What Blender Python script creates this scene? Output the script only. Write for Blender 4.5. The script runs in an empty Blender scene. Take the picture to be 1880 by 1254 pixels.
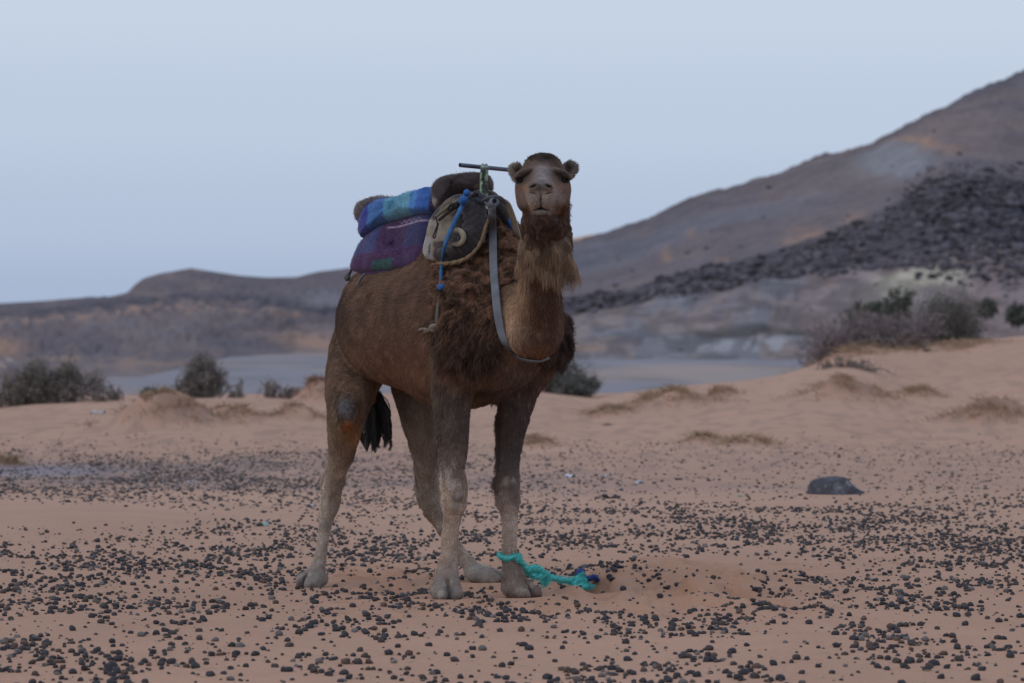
import bpy, bmesh, math, random
import numpy as np
from mathutils import Vector, Matrix, Euler
sc = bpy.context.scene
col = sc.collection
R = math.radians
F = 5460.0            # focal length in photo pixels (1880 wide)
CAMZ = 1.22

# ---------------------------------------------------------------- camera
cd = bpy.data.cameras.new('camera'); cam = bpy.data.objects.new('camera', cd); col.objects.link(cam)
cam.location = (0, 0, CAMZ); cam.rotation_euler = (R(90), 0, 0)
cd.sensor_width = 36.0; cd.lens = 36.0 * F / 1880.0
cd.clip_start = 0.2; cd.clip_end = 6000
cd.dof.use_dof = True; cd.dof.focus_distance = 13.9; cd.dof.aperture_fstop = 4.2
sc.camera = cam
# ---------------------------------------------------------------- sky and sun
W = bpy.data.worlds.new('World'); sc.world = W; W.use_nodes = True
wn = W.node_tree.nodes; wl = W.node_tree.links; wn.clear()
SUN_EL, SUN_AZ = R(42), R(-128)
sky = wn.new('ShaderNodeTexSky'); sky.sky_type = 'NISHITA'; sky.sun_disc = False
sky.sun_elevation = SUN_EL; sky.sun_rotation = SUN_AZ; sky.air_density = 1.2; sky.dust_density = 3.0
tc = wn.new('ShaderNodeTexCoord'); sx = wn.new('ShaderNodeSeparateXYZ')
rp = wn.new('ShaderNodeValToRGB'); rp.color_ramp.interpolation = 'EASE'
e = rp.color_ramp.elements
e[0].position = 0.0; e[0].color = (.400, .495, .690, 1)
e[1].position = 1.0; e[1].color = (.52, .62, .80, 1)
for p, c in ((.016, (.428, .527, .715, 1)), (.04, (.488, .585, .765, 1)), (.075, (.548, .640, .812, 1)), (.115, (.605, .690, .840, 1)), (.3, (.60, .69, .85, 1))):
    k = e.new(p); k.color = c
mr = wn.new('ShaderNodeMapRange'); mr.inputs['From Min'].default_value = 0; mr.inputs['From Max'].default_value = 1
mul = wn.new('ShaderNodeVectorMath'); mul.operation = 'SCALE'; mul.inputs['Scale'].default_value = 10.0
mx = wn.new('ShaderNodeMix'); mx.data_type = 'RGBA'; mx.inputs['Factor'].default_value = 0.88
bg = wn.new('ShaderNodeBackground'); bg.inputs['Strength'].default_value = 0.1
wo = wn.new('ShaderNodeOutputWorld')
wl.new(tc.outputs['Generated'], sx.inputs[0]); wl.new(sx.outputs['Z'], mr.inputs['Value']); wl.new(mr.outputs[0], rp.inputs[0])
wl.new(rp.outputs['Color'], mul.inputs[0]); wl.new(sky.outputs[0], mx.inputs['A']); wl.new(mul.outputs[0], mx.inputs['B'])
wl.new(mx.outputs['Result'], bg.inputs['Color']); wl.new(bg.outputs[0], wo.inputs[0])
sd = bpy.data.lights.new('sun', 'SUN'); sun = bpy.data.objects.new('sun', sd); col.objects.link(sun)
sd.energy = 0.5; sd.angle = R(50); sd.color = (1.0, .93, .86)
_d = Vector((math.sin(SUN_AZ) * math.cos(SUN_EL), math.cos(SUN_AZ) * math.cos(SUN_EL), math.sin(SUN_EL)))
sun.rotation_euler = _d.to_track_quat('Z', 'Y').to_euler()
vs = sc.view_settings; vs.view_transform = 'Standard'; vs.look = 'None'; vs.exposure = 0.0; vs.gamma = 1.0; vs.use_curve_mapping = False
sc.render.engine = 'CYCLES'
sc.cycles.use_denoising = True; sc.cycles.max_bounces = 6; sc.cycles.transparent_max_bounces = 8

# ---------------------------------------------------------------- helpers
def P(px, py, Y):
    """world point seen at photo pixel (px, py) at depth Y"""
    return np.array([(px - 940.0) / F * Y, Y, CAMZ + (627.0 - py) / F * Y])
def pix(p):
    return 940 + p[..., 0] / p[..., 1] * F, 627 - (p[..., 2] - CAMZ) / p[..., 1] * F
def sst(a, b, x):
    t = np.clip((x - a) / (b - a), 0, 1); return t * t * (3 - 2 * t)
def _hash(i, j, k, s):
    n = (i.astype(np.int64) * 374761393 + j.astype(np.int64) * 668265263 + k.astype(np.int64) * 2147483647 + s * 974634777) & 0xffffffff
    n = ((n ^ (n >> 13)) * 1274126177) & 0xffffffff
    n = ((n ^ (n >> 16)) * 2246822519) & 0xffffffff
    return ((n ^ (n >> 15)) & 0xffffff) / float(0xffffff)
def vnoise(p, s=0):
    """value noise 0..1 of an (..., 3) array"""
    p = np.asarray(p, float); i = np.floor(p); f = p - i; f = f * f * (3 - 2 * f); i = i.astype(np.int64)
    r = 0
    for a in (0, 1):
        for b in (0, 1):
            for c in (0, 1):
                w = (f[..., 0] if a else 1 - f[..., 0]) * (f[..., 1] if b else 1 - f[..., 1]) * (f[..., 2] if c else 1 - f[..., 2])
                r = r + w * _hash(i[..., 0] + a, i[..., 1] + b, i[..., 2] + c, s)
    return r
def fbm(p, o=4, s=0, g=.5):
    p = np.asarray(p, float); r = 0; a = 1; t = 0
    for k in range(o):
        r = r + a * vnoise(p, s + k); t += a; a *= g; p = p * 2.03 + 11.7
    return r / t
def xyz(x, y, z=0):
    x = np.asarray(x, float); return np.stack([x, y + 0 * x, z + 0 * x], -1)

def tag(o, label=None, cat=None, group=None, kind=None):
    if label: o['label'] = label
    if cat: o['category'] = cat
    if group: o['group'] = group
    if kind: o['kind'] = kind
    return o
def empty(name, loc, label, cat, group=None):
    o = bpy.data.objects.new(name, None); col.objects.link(o); o.location = loc; o.empty_display_size = .1
    return tag(o, label, cat, group)
def mesh_obj(name, verts, faces, mat, parent=None, colors=None, smooth=True, origin=None):
    """verts (n,3) world; colors (n,3) per vertex attribute 'col'"""
    verts = np.asarray(verts, float)
    base = np.zeros(3)
    if parent is not None: base = np.array(parent['_w'] if '_w' in parent else parent.location)
    elif origin is not None: base = np.array(origin)
    me = bpy.data.meshes.new(name)
    if isinstance(faces, np.ndarray):
        n = faces.shape[0]; m = faces.shape[1]
        me.vertices.add(len(verts)); me.vertices.foreach_set('co', (verts - base).astype(np.float32).ravel())
        me.loops.add(n * m); me.loops.foreach_set('vertex_index', faces.astype(np.int32).ravel())
        me.polygons.add(n); me.polygons.foreach_set('loop_start', np.arange(0, n * m, m, dtype=np.int32))
        me.polygons.foreach_set('loop_total', np.full(n, m, np.int32))
        me.update(calc_edges=True)
    else:
        me.from_pydata([tuple(v) for v in (verts - base)], [], [tuple(f) for f in faces])
    if smooth: me.polygons.foreach_set('use_smooth', np.ones(len(me.polygons), bool))
    if colors is not None:
        at = me.color_attributes.new('col', 'FLOAT_COLOR', 'POINT')
        c = np.ones((len(verts), 4), np.float32); c[:, :3] = colors
        at.data.foreach_set('color', c.ravel())
    if mat is not None: me.materials.append(mat)
    me.validate()
    o = bpy.data.objects.new(name, me); col.objects.link(o)
    if parent is not None: o.parent = parent
    else: o.location = base
    return o
class MB:
    """collects shapes in world coordinates into one mesh"""
    def __init__(s): s.v = []; s.f = []; s.c = []; s.n = 0
    def add(s, v, f, c=None):
        v = np.asarray(v, float); s.v.append(v)
        for q in f: s.f.append(tuple(int(i) + s.n for i in q))
        s.n += len(v)
        s.c.append(np.tile(np.array(c if c is not None else (.5, .5, .5), float), (len(v), 1)) if c is None or np.ndim(c) == 1 else np.asarray(c))
    def build(s, name, mat, parent=None, smooth=True, origin=None):
        return mesh_obj(name, np.concatenate(s.v), s.f, mat, parent, np.concatenate(s.c), smooth, origin)
def spline(pts, n):
    """Catmull-Rom through rows of any width, n steps per span"""
    p = np.asarray(pts, float); p = np.vstack([2 * p[0] - p[1], p, 2 * p[-1] - p[-2]]); out = []
    for i in range(1, len(p) - 2):
        for t in np.arange(n) / n:
            out.append(.5 * ((2 * p[i]) + (-p[i-1] + p[i+1]) * t + (2*p[i-1] - 5*p[i] + 4*p[i+1] - p[i+2]) * t*t + (-p[i-1] + 3*p[i] - 3*p[i+1] + p[i+2]) * t**3))
    out.append(p[-2]); return np.array(out)
def frames(c):
    t = np.gradient(c, axis=0); t /= np.linalg.norm(t, axis=1)[:, None] + 1e-9
    n = np.cross(t[0], (0.3, .1, 1)); n /= np.linalg.norm(n); N = []
    for i in range(len(c)):
        n = n - t[i] * n.dot(t[i]); n /= np.linalg.norm(n) + 1e-9; N.append(n)
    N = np.array(N); return t, N, np.cross(t, N)
def tube(mb, c, r, seg=8, color=None, sq=1.0, twist=0.0, lobes=0, lob=0.0):
    """tube along centres c with radii r; lobes/twist give a laid rope"""
    c = np.asarray(c, float); r = np.broadcast_to(np.asarray(r, float), (len(c),)); t, N, B = frames(c)
    a = np.linspace(0, 2 * np.pi, seg, endpoint=False); L = np.concatenate([[0], np.cumsum(np.linalg.norm(np.diff(c, axis=0), axis=1))])
    rr = r[:, None] * (1 + lob * np.cos(lobes * a[None, :] + twist * L[:, None])) if lobes else r[:, None] * np.ones((1, seg))
    v = c[:, None, :] + rr[..., None] * (np.cos(a)[None, :, None] * N[:, None, :] + sq * np.sin(a)[None, :, None] * B[:, None, :])
    n = len(c); f = []
    for i in range(n - 1):
        for j in range(seg):
            k = (j + 1) % seg; f.append((i*seg+j, i*seg+k, (i+1)*seg+k, (i+1)*seg+j))
    f.append(tuple(range(seg))[::-1]); f.append(tuple((n-1)*seg + j for j in range(seg)))
    mb.add(v.reshape(-1, 3), f, color)
def ribbon(mb, c, w, wid, th=.003, color=None, seg=3):
    """flat strap along c; w = width direction rows, wid = half widths"""
    c = np.asarray(c, float); w = np.broadcast_to(np.asarray(w, float), c.shape); w = w / np.linalg.norm(w, axis=1)[:, None]
    wid = np.broadcast_to(np.asarray(wid, float), (len(c),)); t = np.gradient(c, axis=0); t /= np.linalg.norm(t, axis=1)[:, None]
    nn = np.cross(t, w); nn /= np.linalg.norm(nn, axis=1)[:, None]
    s = np.linspace(-1, 1, seg + 1); ring = [(x, 1) for x in s] + [(x, -1) for x in s[::-1]]; m = len(ring)
    v = np.stack([c + w * (wid * x)[:, None] + nn * (th * y) for x, y in ring], 1); n = len(c); f = []
    for i in range(n - 1):
        for j in range(m):
            k = (j + 1) % m; f.append((i*m+j, (i+1)*m+j, (i+1)*m+k, i*m+k))
    f.append(tuple(range(m))); f.append(tuple((n-1)*m + j for j in range(m))[::-1])
    mb.add(v.reshape(-1, 3), f, color)

# ---------------------------------------------------------------- materials
def mat(name, color=None, rough=.85, attr=False, noise=None, bump=None, spec=.3, detail=None, sheen=0):
    """principled material; attr multiplies in the vertex colour; noise=(scale, amount); bump=(scale, strength, distance)"""
    m = bpy.data.materials.new(name); m.use_nodes = True; nt = m.node_tree; n = nt.nodes; l = nt.links
    b = n['Principled BSDF']; b.inputs['Roughness'].default_value = rough; b.inputs['Specular IOR Level'].default_value = spec
    if sheen: b.inputs['Sheen Weight'].default_value = sheen; b.inputs['Sheen Roughness'].default_value = .6
    tcn = n.new('ShaderNodeTexCoord')
    if attr:
        a = n.new('ShaderNodeAttribute'); a.attribute_name = 'col'; src = a.outputs['Color']
    else:
        a = n.new('ShaderNodeRGB'); a.outputs[0].default_value = (*color, 1); src = a.outputs[0]
    for sc_, am in (noise or ()):
        t = n.new('ShaderNodeTexNoise'); t.inputs['Scale'].default_value = sc_; t.inputs['Detail'].default_value = 5; t.inputs['Roughness'].default_value = .6
        l.new(tcn.outputs['Object'], t.inputs['Vector'])
        q = n.new('ShaderNodeMapRange'); q.inputs['From Min'].default_value = .3; q.inputs['From Max'].default_value = .7
        q.inputs['To Min'].default_value = 1 - am; q.inputs['To Max'].default_value = 1 + am; l.new(t.outputs[0], q.inputs['Value'])
        v = n.new('ShaderNodeVectorMath'); v.operation = 'SCALE'; l.new(src, v.inputs[0]); l.new(q.outputs[0], v.inputs['Scale']); src = v.outputs[0]
    l.new(src, b.inputs['Base Color'])
    nrm = None
    for sc_, st, di in (bump or ()):
        t = n.new('ShaderNodeTexNoise'); t.inputs['Scale'].default_value = sc_; t.inputs['Detail'].default_value = 4
        l.new(tcn.outputs['Object'], t.inputs['Vector'])
        u = n.new('ShaderNodeBump'); u.inputs['Strength'].default_value = st; u.inputs['Distance'].default_value = di
        l.new(t.outputs[0], u.inputs['Height'])
        if nrm: l.new(nrm, u.inputs['Normal'])
        nrm = u.outputs[0]
    if nrm: l.new(nrm, b.inputs['Normal'])
    return m
# ================================================================ ground
FEET = {'fr': P(817, 1101, 14.0), 'fl': P(950, 1099, 14.22), 'hr': P(578, 1080, 14.9), 'hl': P(888, 1071, 14.95)}
HUMMOCKS = [  # px, py(base), Y, half width px, height px  (small sand mounds the wind built round dry grass)
    (300, 794, 38, 100, 62), (430, 790, 40, 60, 22), (545, 786, 40, 50, 26), (585, 748, 47, 42, 44), (1232, 722, 44, 85, 32), (1120, 735, 43, 45, 16),
    (1325, 712, 46, 30, 18), (1560, 712, 44, 82, 36), (1690, 693, 46, 40, 18), (1830, 738, 38, 105, 36), (1290, 768, 34, 34, 12), (1370, 780, 33, 50, 14),
    (985, 778, 34, 40, 14), (1580, 668, 56, 100, 22), (1750, 655, 56, 80, 12), (15, 828, 30, 30, 14)]
_r = random.Random(5)
PRINTS = [((a - 940) / F * Y_, Y_, _r.uniform(.07, .10)) for a, Y_ in [(_r.uniform(640, 1500), _r.uniform(13.2, 16.4)) for _ in range(46)]]
def gz(x, y):
    """height of the ground at world x, y (arrays)"""
    x = np.asarray(x, float); y = np.asarray(y, float); yy = np.maximum(y, 1.0)
    px = 940 + x / yy * F
    z = .012 * (fbm(xyz(x * .9, y * .45), 3, 5) - .5) * 2
    # low wind ridge that ends the pebble field, then smoother sand rising to the dune crest
    z = z + .05 * np.exp(-((y - 22.6 - .0006 * (px - 1200)) / 1.3) ** 2) * sst(900, 1500, px)
    z = z + .07 * np.exp(-((y - 20.5) / 2.2) ** 2) * sst(560, 60, px)
    z = z - .05 * sst(24, 28, y) * sst(36, 30, y) * sst(850, 500, px)
    # dune crest line: height by column
    cx = np.array([-2500, -300, 0, 150, 400, 600, 760, 900, 1000, 1090, 1180, 1300, 1420, 1480, 1560, 1680, 1800, 1880, 2100, 3500])
    cy = np.array([735, 745, 750, 741, 738, 741, 735, 732, 729, 741, 728, 718, 700, 680, 664, 655, 632, 618, 590, 560])
    crest = np.interp(px, cx, cy); YC = 48 + 10 * sst(1350, 1800, px)
    zc = CAMZ + (627 - crest) / F * YC
    up = sst(27, 48, y * 48 / YC); down = 1 - sst(YC + 1, YC + 26, y)
    z = z + zc * (up * .75 + .25 * sst(40, 48, y * 48 / YC)) * down
    z = z + (.20 * (fbm(xyz(x * .22, y * .11), 3, 9) - .5) + .08 * (fbm(xyz(x * .9, y * .4), 3, 10) - .5)) * sst(26, 34, y) * down * (1 + .8 * sst(1100, 1500, px))
    z = z + .5 * (fbm(xyz(x * .02, y * .012), 3, 19) - .5) * sst(75, 150, y) * .5
    for hx, hy, Y, w, h in HUMMOCKS:
        c = P(hx, hy, Y); ww = w / F * Y; hh = h / F * Y
        d2 = ((x - c[0]) / ww) ** 2 + ((y - Y) / (ww * 1.1)) ** 2
        z = z + hh * 1.05 * np.exp(-d2 * 1.4) * (.55 + .9 * fbm(xyz(x * 1.7, y * 1.7), 3, 31))
    # trodden, dug-over sand to the right of the feet and behind them
    soft = np.exp(-(((px - 1230) / 300) ** 2 + ((y - 14.9) / 1.5) ** 2)) + .6 * np.exp(-(((px - 730) / 130) ** 2 + ((y - 15.4) / .8) ** 2)) + .35 * np.exp(-(((px - 900) / 160) ** 2 + ((y - 13.9) / .7) ** 2))
    n1 = fbm(xyz(x * 3.6, y * 1.9), 3, 41); n2_ = fbm(xyz(x * 7, y * 3.2), 2, 42); z = z + soft * (.06 * (n1 - .5) + .12 * (n2_ - .5)) * 1.5
    z = z - soft * .05 * sst(.60, .72, vnoise(xyz(x * 5.5, y * 3.2), 44))
    z = z + .006 * (fbm(xyz(x * 7, y * 4), 3, 47) - .5) * sst(25, 18, y)
    # wind ripples
    z = z + .0035 * np.sin((y * 1.0 + .35 * x + .5 * vnoise(xyz(x * 2, y * 2), 3)) * 48) * sst(18, 12, y) * vnoise(xyz(x * .8, y * .8), 8)
    for fx, fy, fr in PRINTS:      # hoof prints
        d = np.hypot(x - fx, (y - fy)) / fr; z = z - .026 * np.exp(-(d / .8) ** 4) + .011 * np.exp(-((d - 1.2) / .3) ** 2)
    for k, q in FEET.items():
        d = np.hypot(x - q[0], (y - q[1])); w = sst(.42, .13, d)
        z = z * (1 - w) + (q[2] + .004) * w + .012 * np.exp(-((d - .17) / .04) ** 2)
    return z
ys = np.concatenate([np.linspace(-60, 6, 24), np.arange(6.2, 9.5, .15), np.arange(9.5, 17.5, .022), np.arange(17.5, 27, .06), np.arange(27, 66, .2), np.geomspace(66.5, 3500, 170)])
us = np.concatenate([-np.geomspace(6, .205, 40), np.linspace(-.2, .2, 290), np.geomspace(.205, 6, 40)])
Yg, Ug = np.meshgrid(ys, us, indexing='ij'); Xg = Ug * np.maximum(Yg, 9.0); Zg = gz(Xg, Yg)
# small mounds of clean sand and gravel colour (own tones from dune to gravel plain, trodden relief shaded in colour)
SAND = np.array([.462, .285, .205]); SAND2 = np.array([.56, .30, .17]); GRAV = np.array([.265, .252, .278]); GRAVD = np.array([.17, .14, .145])
pxg = 940 + Xg / np.maximum(Yg, 1) * F; pyg = 627 - (Zg - CAMZ) / np.maximum(Yg, 1) * F
n_a = fbm(xyz(Xg * .5, Yg * .3), 4, 61); n_b = fbm(xyz(Xg * 6, Yg * 3), 3, 66); n_c = fbm(xyz(Xg * .06, Yg * .02), 4, 71)
cg = SAND * (0.93 + .14 * n_a)[..., None]
cg = cg * (1 - sst(22, 15, Yg)[..., None] * np.array([.02, .05, .08]))
def mixc(c, k, w): return c * (1 - w[..., None]) + np.asarray(k) * w[..., None]
soft = np.exp(-(((pxg - 1230) / 280) ** 2 + ((Yg - 14.9) / 1.4) ** 2)) + np.exp(-(((pxg - 720) / 110) ** 2 + ((Yg - 15.3) / .5) ** 2)) + .5 * np.exp(-(((pxg - 950) / 130) ** 2 + ((Yg - 13.9) / .4) ** 2))
cg = mixc(cg, (.44, .225, .135), np.clip(soft * (.1 + 1.3 * (n_b - .3)), 0, .65))  # deeper orange painted in so the trodden relief reads under flat light
band = sst(23.5, 26, Yg) * sst(33.5, 29.5, Yg) * sst(1150, 500, pxg) + .35 * sst(22, 25, Yg) * sst(34, 27, Yg) * sst(700, 1100, pxg)
cg = mixc(cg, GRAVD, np.clip(band * (.35 + .65 * sst(.34, .60, n_a)) * (.35 + .65 * sst(.35, .65, n_b)), 0, .72))
lake = np.exp(-(((pxg - 30) / 150) ** 2 + ((Yg - 29.2) / 1.0) ** 2)); cg = mixc(cg, (.26, .24, .28), np.clip(lake * 1.2, 0, .8))
for hx, hy, Y, w, h in HUMMOCKS:      # crusted brown sand and root litter on the mounds
    c_ = P(hx, hy, Y); ww = w / F * Y; k_ = np.exp(-(((Xg - c_[0]) / ww) ** 2 + ((Yg - Y) / ww) ** 2) * 1.2); cg = mixc(cg, (.26, .155, .11), np.clip(k_ * sst(.30, .58, fbm(xyz(Xg * 2.2, Yg * 1.4), 3, 77)) * 1.1, 0, .85))
sp_ = sst(.62, .70, vnoise(xyz(Xg * 9, Yg * 2.4), 78)) * sst(24, 29, Yg) * sst(60, 45, Yg); cg = mixc(cg, (.24, .17, .14), sp_ * .35)
far = sst(58, 72, Yg) * (1 - .55 * sst(.52, .66, n_c) * sst(100, 60, Yg))
cg = mixc(cg, GRAV * .95, np.clip(far, 0, 1)); cg = mixc(cg, (.40, .28, .22), far * sst(.54, .70, n_c) * .6); cg = mixc(cg, (.17, .155, .17), far * sst(.50, .66, fbm(xyz(Xg * .25, Yg * .06), 4, 79)) * .6); cg = mixc(cg, (.38, .30, .26), far * sst(.56, .68, fbm(xyz(Xg * .12, Yg * .035), 3, 83)) * .55)
cg = mixc(cg, (.33, .235, .195), far * sst(300, 120, pxg) * (.35 + .55 * sst(.42, .58, fbm(xyz(Xg * .2, Yg * .05), 3, 85))))
nI, nJ = Yg.shape; idx = np.arange(nI * nJ).reshape(nI, nJ)
fq = np.stack([idx[:-1, :-1], idx[:-1, 1:], idx[1:, 1:], idx[1:, :-1]], -1).reshape(-1, 4)
M_sand = mat('sand', attr=True, rough=.95, spec=.1, noise=((1.3, .06), (38, .07), (260, .10)), bump=((30, .35, .01), (240, .5, .003)))
ground = mesh_obj('ground', np.stack([Xg, Yg, Zg], -1).reshape(-1, 3), fq, M_sand, colors=cg.reshape(-1, 3))
tag(ground, kind='structure')
# ================================================================ hills
def hill(name, pxs, rows, steps, paint, seed, rough):
    """terrain sheet: rows = list of (py(px) array, Y(px) array) from foot to ridge and down the back"""
    V = []; vv = []
    for a in range(len(rows) - 1):
        n = steps[a]
        for t in (np.arange(n) / n if a < len(rows) - 2 else np.linspace(0, 1, n)):
            p0, p1 = [np.stack([(pxs - 940) / F * rw[1], rw[1], CAMZ + (627 - rw[0]) / F * rw[1]], -1) for rw in (rows[a], rows[a + 1])]
            V.append(p0 * (1 - t) + p1 * t); vv.append(a + t)
    V = np.array(V); vv = np.array(vv); lev = np.repeat(vv[:, None], len(pxs), 1)
    px, py = pix(V)
    V, C = paint(V, px, py, lev)
    n, m = lev.shape; idx = np.arange(n * m).reshape(n, m)
    f = np.stack([idx[:-1, :-1], idx[:-1, 1:], idx[1:, 1:], idx[1:, :-1]], -1).reshape(-1, 4)
    o = mesh_obj(name, V.reshape(-1, 3), f, M_rock, colors=np.clip(C, .01, 1).reshape(-1, 3), smooth=rough)
    return tag(o, kind='structure'), V
M_rock = mat('hill_rock', attr=True, rough=.95, spec=.1, noise=((.25, .12), (1.2, .12)), bump=((.8, .6, .5),))
def ip(px, pts):
    a = np.array(pts, float); return np.interp(px, a[:, 0], a[:, 1])
PX = np.concatenate([np.linspace(500, 870, 40), np.linspace(880, 1920, 360), np.linspace(1930, 4200, 60)])
r_top = ip(PX, [(500, 690), (700, 640), (880, 520), (1000, 462), (1040, 441), (1120, 428), (1180, 410), (1230, 385), (1300, 352), (1400, 325), (1500, 290), (1600, 262), (1700, 208), (1780, 175), (1880, 128), (2100, 40), (2500, -100), (3200, -60), (4200, 300)])
r_bt = ip(PX, [(500, 692), (700, 645), (880, 560), (1040, 549), (1150, 535), (1250, 510), (1350, 485), (1430, 465), (1500, 440), (1600, 400), (1690, 352), (1740, 325), (1830, 330), (1880, 345), (2100, 380), (2600, 420), (4200, 520)])
r_bb = ip(PX, [(500, 695), (700, 650), (880, 585), (1040, 577), (1200, 546), (1300, 532), (1400, 508), (1500, 500), (1600, 488), (1700, 476), (1800, 460), (1880, 455), (2100, 480), (2600, 520), (4200, 590)])
r_ft = ip(PX, [(500, 698), (700, 660), (880, 645), (1040, 642), (1200, 650), (1350, 658), (1500, 658), (1900, 660), (4200, 650)])
wob = 60 * (fbm(xyz(PX * .006, 0, 3), 3, 81) - .5)
yb = 205 + wob * .3 + 0 * PX; xr = np.clip((PX - 1040) / 840, 0, 4)
rowsR = [(r_ft + 26, yb - 6), (r_ft + 2, yb), (r_bb * .35 + r_ft * .65, yb + 22), (r_bb, yb + 52 + 14 * xr), (r_bt, yb + 84 + 30 * xr), (r_bt * .5 + r_top * .5, yb + 130 + 50 * xr + wob * .3), (r_top, yb + 215 + 70 * xr), (r_top + 260, yb + 330 + 70 * xr)]
def paintR(V, px, py, lev):
    lev = np.maximum(lev - 1, 0); q = V * .02; n1 = fbm(q, 5, 91); n2 = fbm(V * .12, 4, 95); n3 = fbm(V * .5, 3, 99)
    gull = fbm(xyz((px + 30 * lev) * .014, lev * 1.6), 4, 103); gul2 = fbm(xyz((px - 25 * lev) * .05, lev * 3, 5), 4, 107)
    w_cl = sst(-.1, .5, lev) * sst(2.1, 1.6, lev)
    V = V.copy()
    V[..., 1] += w_cl * ((gull - .5) * 9 + (n2 - .5) * 3 + (gul2 - .5) * 3)
    wb = sst(1.8, 2.15, lev) * sst(3.15, 2.9, lev)
    V[..., 2] += wb * (n3 - .5) * 1.6 + wb * (n2 - .5) * 2.5 + sst(3, 3.4, lev) * ((n2 - .5) * 2.2 + (n3 - .5) * .7) * sst(6, 5.2, lev) + sst(3, 4, lev) * sst(5, 4.2, lev) * (n1 - .5) * 10
    C = np.zeros(V.shape)
    up = np.array([.165, .138, .148]); up2 = np.array([.205, .160, .155]); org = np.array([.36, .225, .16]); blu = np.array([.165, .165, .20]); drk = np.array([.080, .074, .088]); gry = np.array([.22, .21, .23]); crm = np.array([.44, .39, .31])
    C[:] = up; C = mixc(C, up2, sst(.4, .65, n1)); C = mixc(C, blu, sst(.52, .7, fbm(V * .014 + 7, 4, 111)) * .7)
    C = mixc(C, org, sst(.60, .72, fbm(xyz(px * .022, py * .05), 4, 115)) * .12)
    C = mixc(C, (.10, .09, .105), sst(.55, .3, (py - np.interp(px, PX, r_top)) / 90.) * .0 + sst(60, 5, py - np.interp(px, PX, r_top)) * sst(.35, .6, n2) * .6)
    C = mixc(C, (.12, .105, .12), sst(.50, .68, fbm(xyz(px * .012, py * .04, 2), 4, 119)) * sst(1300, 1700, px) * .6)
    C = mixc(C, (.25, .25, .27), np.clip(1.5 * np.exp(-(((px - 1650 - (300 - py) * 1.2) / 55) ** 2 + ((py - 305) / 22) ** 2)), 0, .8))
    C = mixc(C, org, np.exp(-(((px - 1690) / 70) ** 2 + ((py - 274) / 4) ** 2)) * .8)
    for ox, oy, ow, oh in ((1225, 457, 10, 9), (1272, 420, 12, 8), (1575, 410, 22, 20), (1500, 430, 35, 12), (1455, 440, 22, 7), (1330, 470, 16, 6), (1700, 395, 8, 12)):
        C = mixc(C, org, np.exp(-(((px - ox) / ow) ** 2 + ((py - oy) / oh) ** 2)) * (.45 + .5 * n3))
    # dark boulder band and the rocky outcrop
    e1 = lev + (n2 - .5) * .5
    C = mixc(C, drk, sst(1.95, 2.1, e1) * sst(3.12, 2.98, e1) * (.55 + .4 * sst(.3, .6, n3)))
    oc = np.exp(-(((px - 1830) / 130) ** 4 + ((py - 415) / 88) ** 4)); C = mixc(C, drk, np.clip(oc * (.5 + 1.0 * n3), 0, .92))
    V[..., 2] += oc * (n3 - .4) * 2
    # cliffs
    cl = sst(2.03, 1.93, e1)
    C = mixc(C, gry * .9, cl); C = mixc(C, (.25, .20, .19), cl * sst(.45, .62, gull)); C = mixc(C, (.17, .155, .18), cl * sst(.5, .7, gul2) * .6)
    C = mixc(C, (.27, .19, .18), cl * sst(1400, 1560, px) * .6)
    cr = np.exp(-(((px - 1690) / 88) ** 4 + ((py - 513 + 12 * np.sin(px * .03)) / 22) ** 4)); C = mixc(C, crm * (.8 + .4 * gul2)[..., None], np.clip(cr * 1.2, 0, .95))
    cr = np.exp(-(((px - 1640) / 90) ** 2 + ((py - 548) / 18) ** 2)); C = mixc(C, (.34, .30, .26), cr * .6)
    C = mixc(C, (.36, .36, .38), np.clip(cl * sst(.5, .64, gul2) * np.exp(-(((px - 1390) / 110) ** 4 + ((py - 630) / 18) ** 4)), 0, .7))
    C = mixc(C, (.10, .085, .08), np.clip(cl * np.exp(-(((px - 1380) / 120) ** 4 + ((py - 610 - 5 * np.sin(px * .03)) / 8) ** 2)) * 1.3 * sst(.3, .5, n2), 0, .75))
    C = mixc(C, org, cl * np.exp(-(((px - 1075) / 40) ** 2 + ((py - 640) / 8) ** 2)) * .7)
    C = C * (.82 + .36 * n3)[..., None] * (1 - cl * .30 * sst(.45, .62, fbm(xyz(px * .03, py * .07, 4), 4, 123)))[..., None]
    return V, C
hillR, VR = hill('rocky_hill', PX, rowsR, [4, 20, 30, 34, 40, 40, 14], paintR, 1, True)

PXL = np.concatenate([np.linspace(-2600, -60, 50), np.linspace(-50, 1120, 380), np.linspace(1130, 1500, 20)])
l_top = ip(PXL, [(-2600, 600), (-1200, 540), (-200, 570), (0, 557), (60, 554), (120, 549), (200, 545), (232, 536), (262, 512), (300, 500), (350, 492), (400, 500), (440, 506), (490, 510), (545, 509), (585, 499), (640, 492), (760, 482), (900, 470), (1000, 455), (1040, 441), (1080, 432), (1115, 429), (1170, 430), (1300, 450), (1500, 520)])
l_m2 = ip(PXL, [(-2600, 620), (-200, 590), (0, 575), (200, 555), (300, 545), (420, 542), (540, 552), (640, 570), (760, 575), (1000, 570), (1500, 600)])
l_ft = ip(PXL, [(-2600, 690), (-200, 700), (0, 705), (150, 690), (260, 690), (330, 672), (420, 655), (520, 648), (640, 640), (760, 640), (1100, 645), (1500, 650)])
wobL = 50 * (fbm(xyz(PXL * .005, 9, 3), 3, 181) - .5); Y0 = F * 1.22 / np.maximum(l_ft - 627, 8) * .97
Y0 = np.minimum(Y0, 330)
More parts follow.
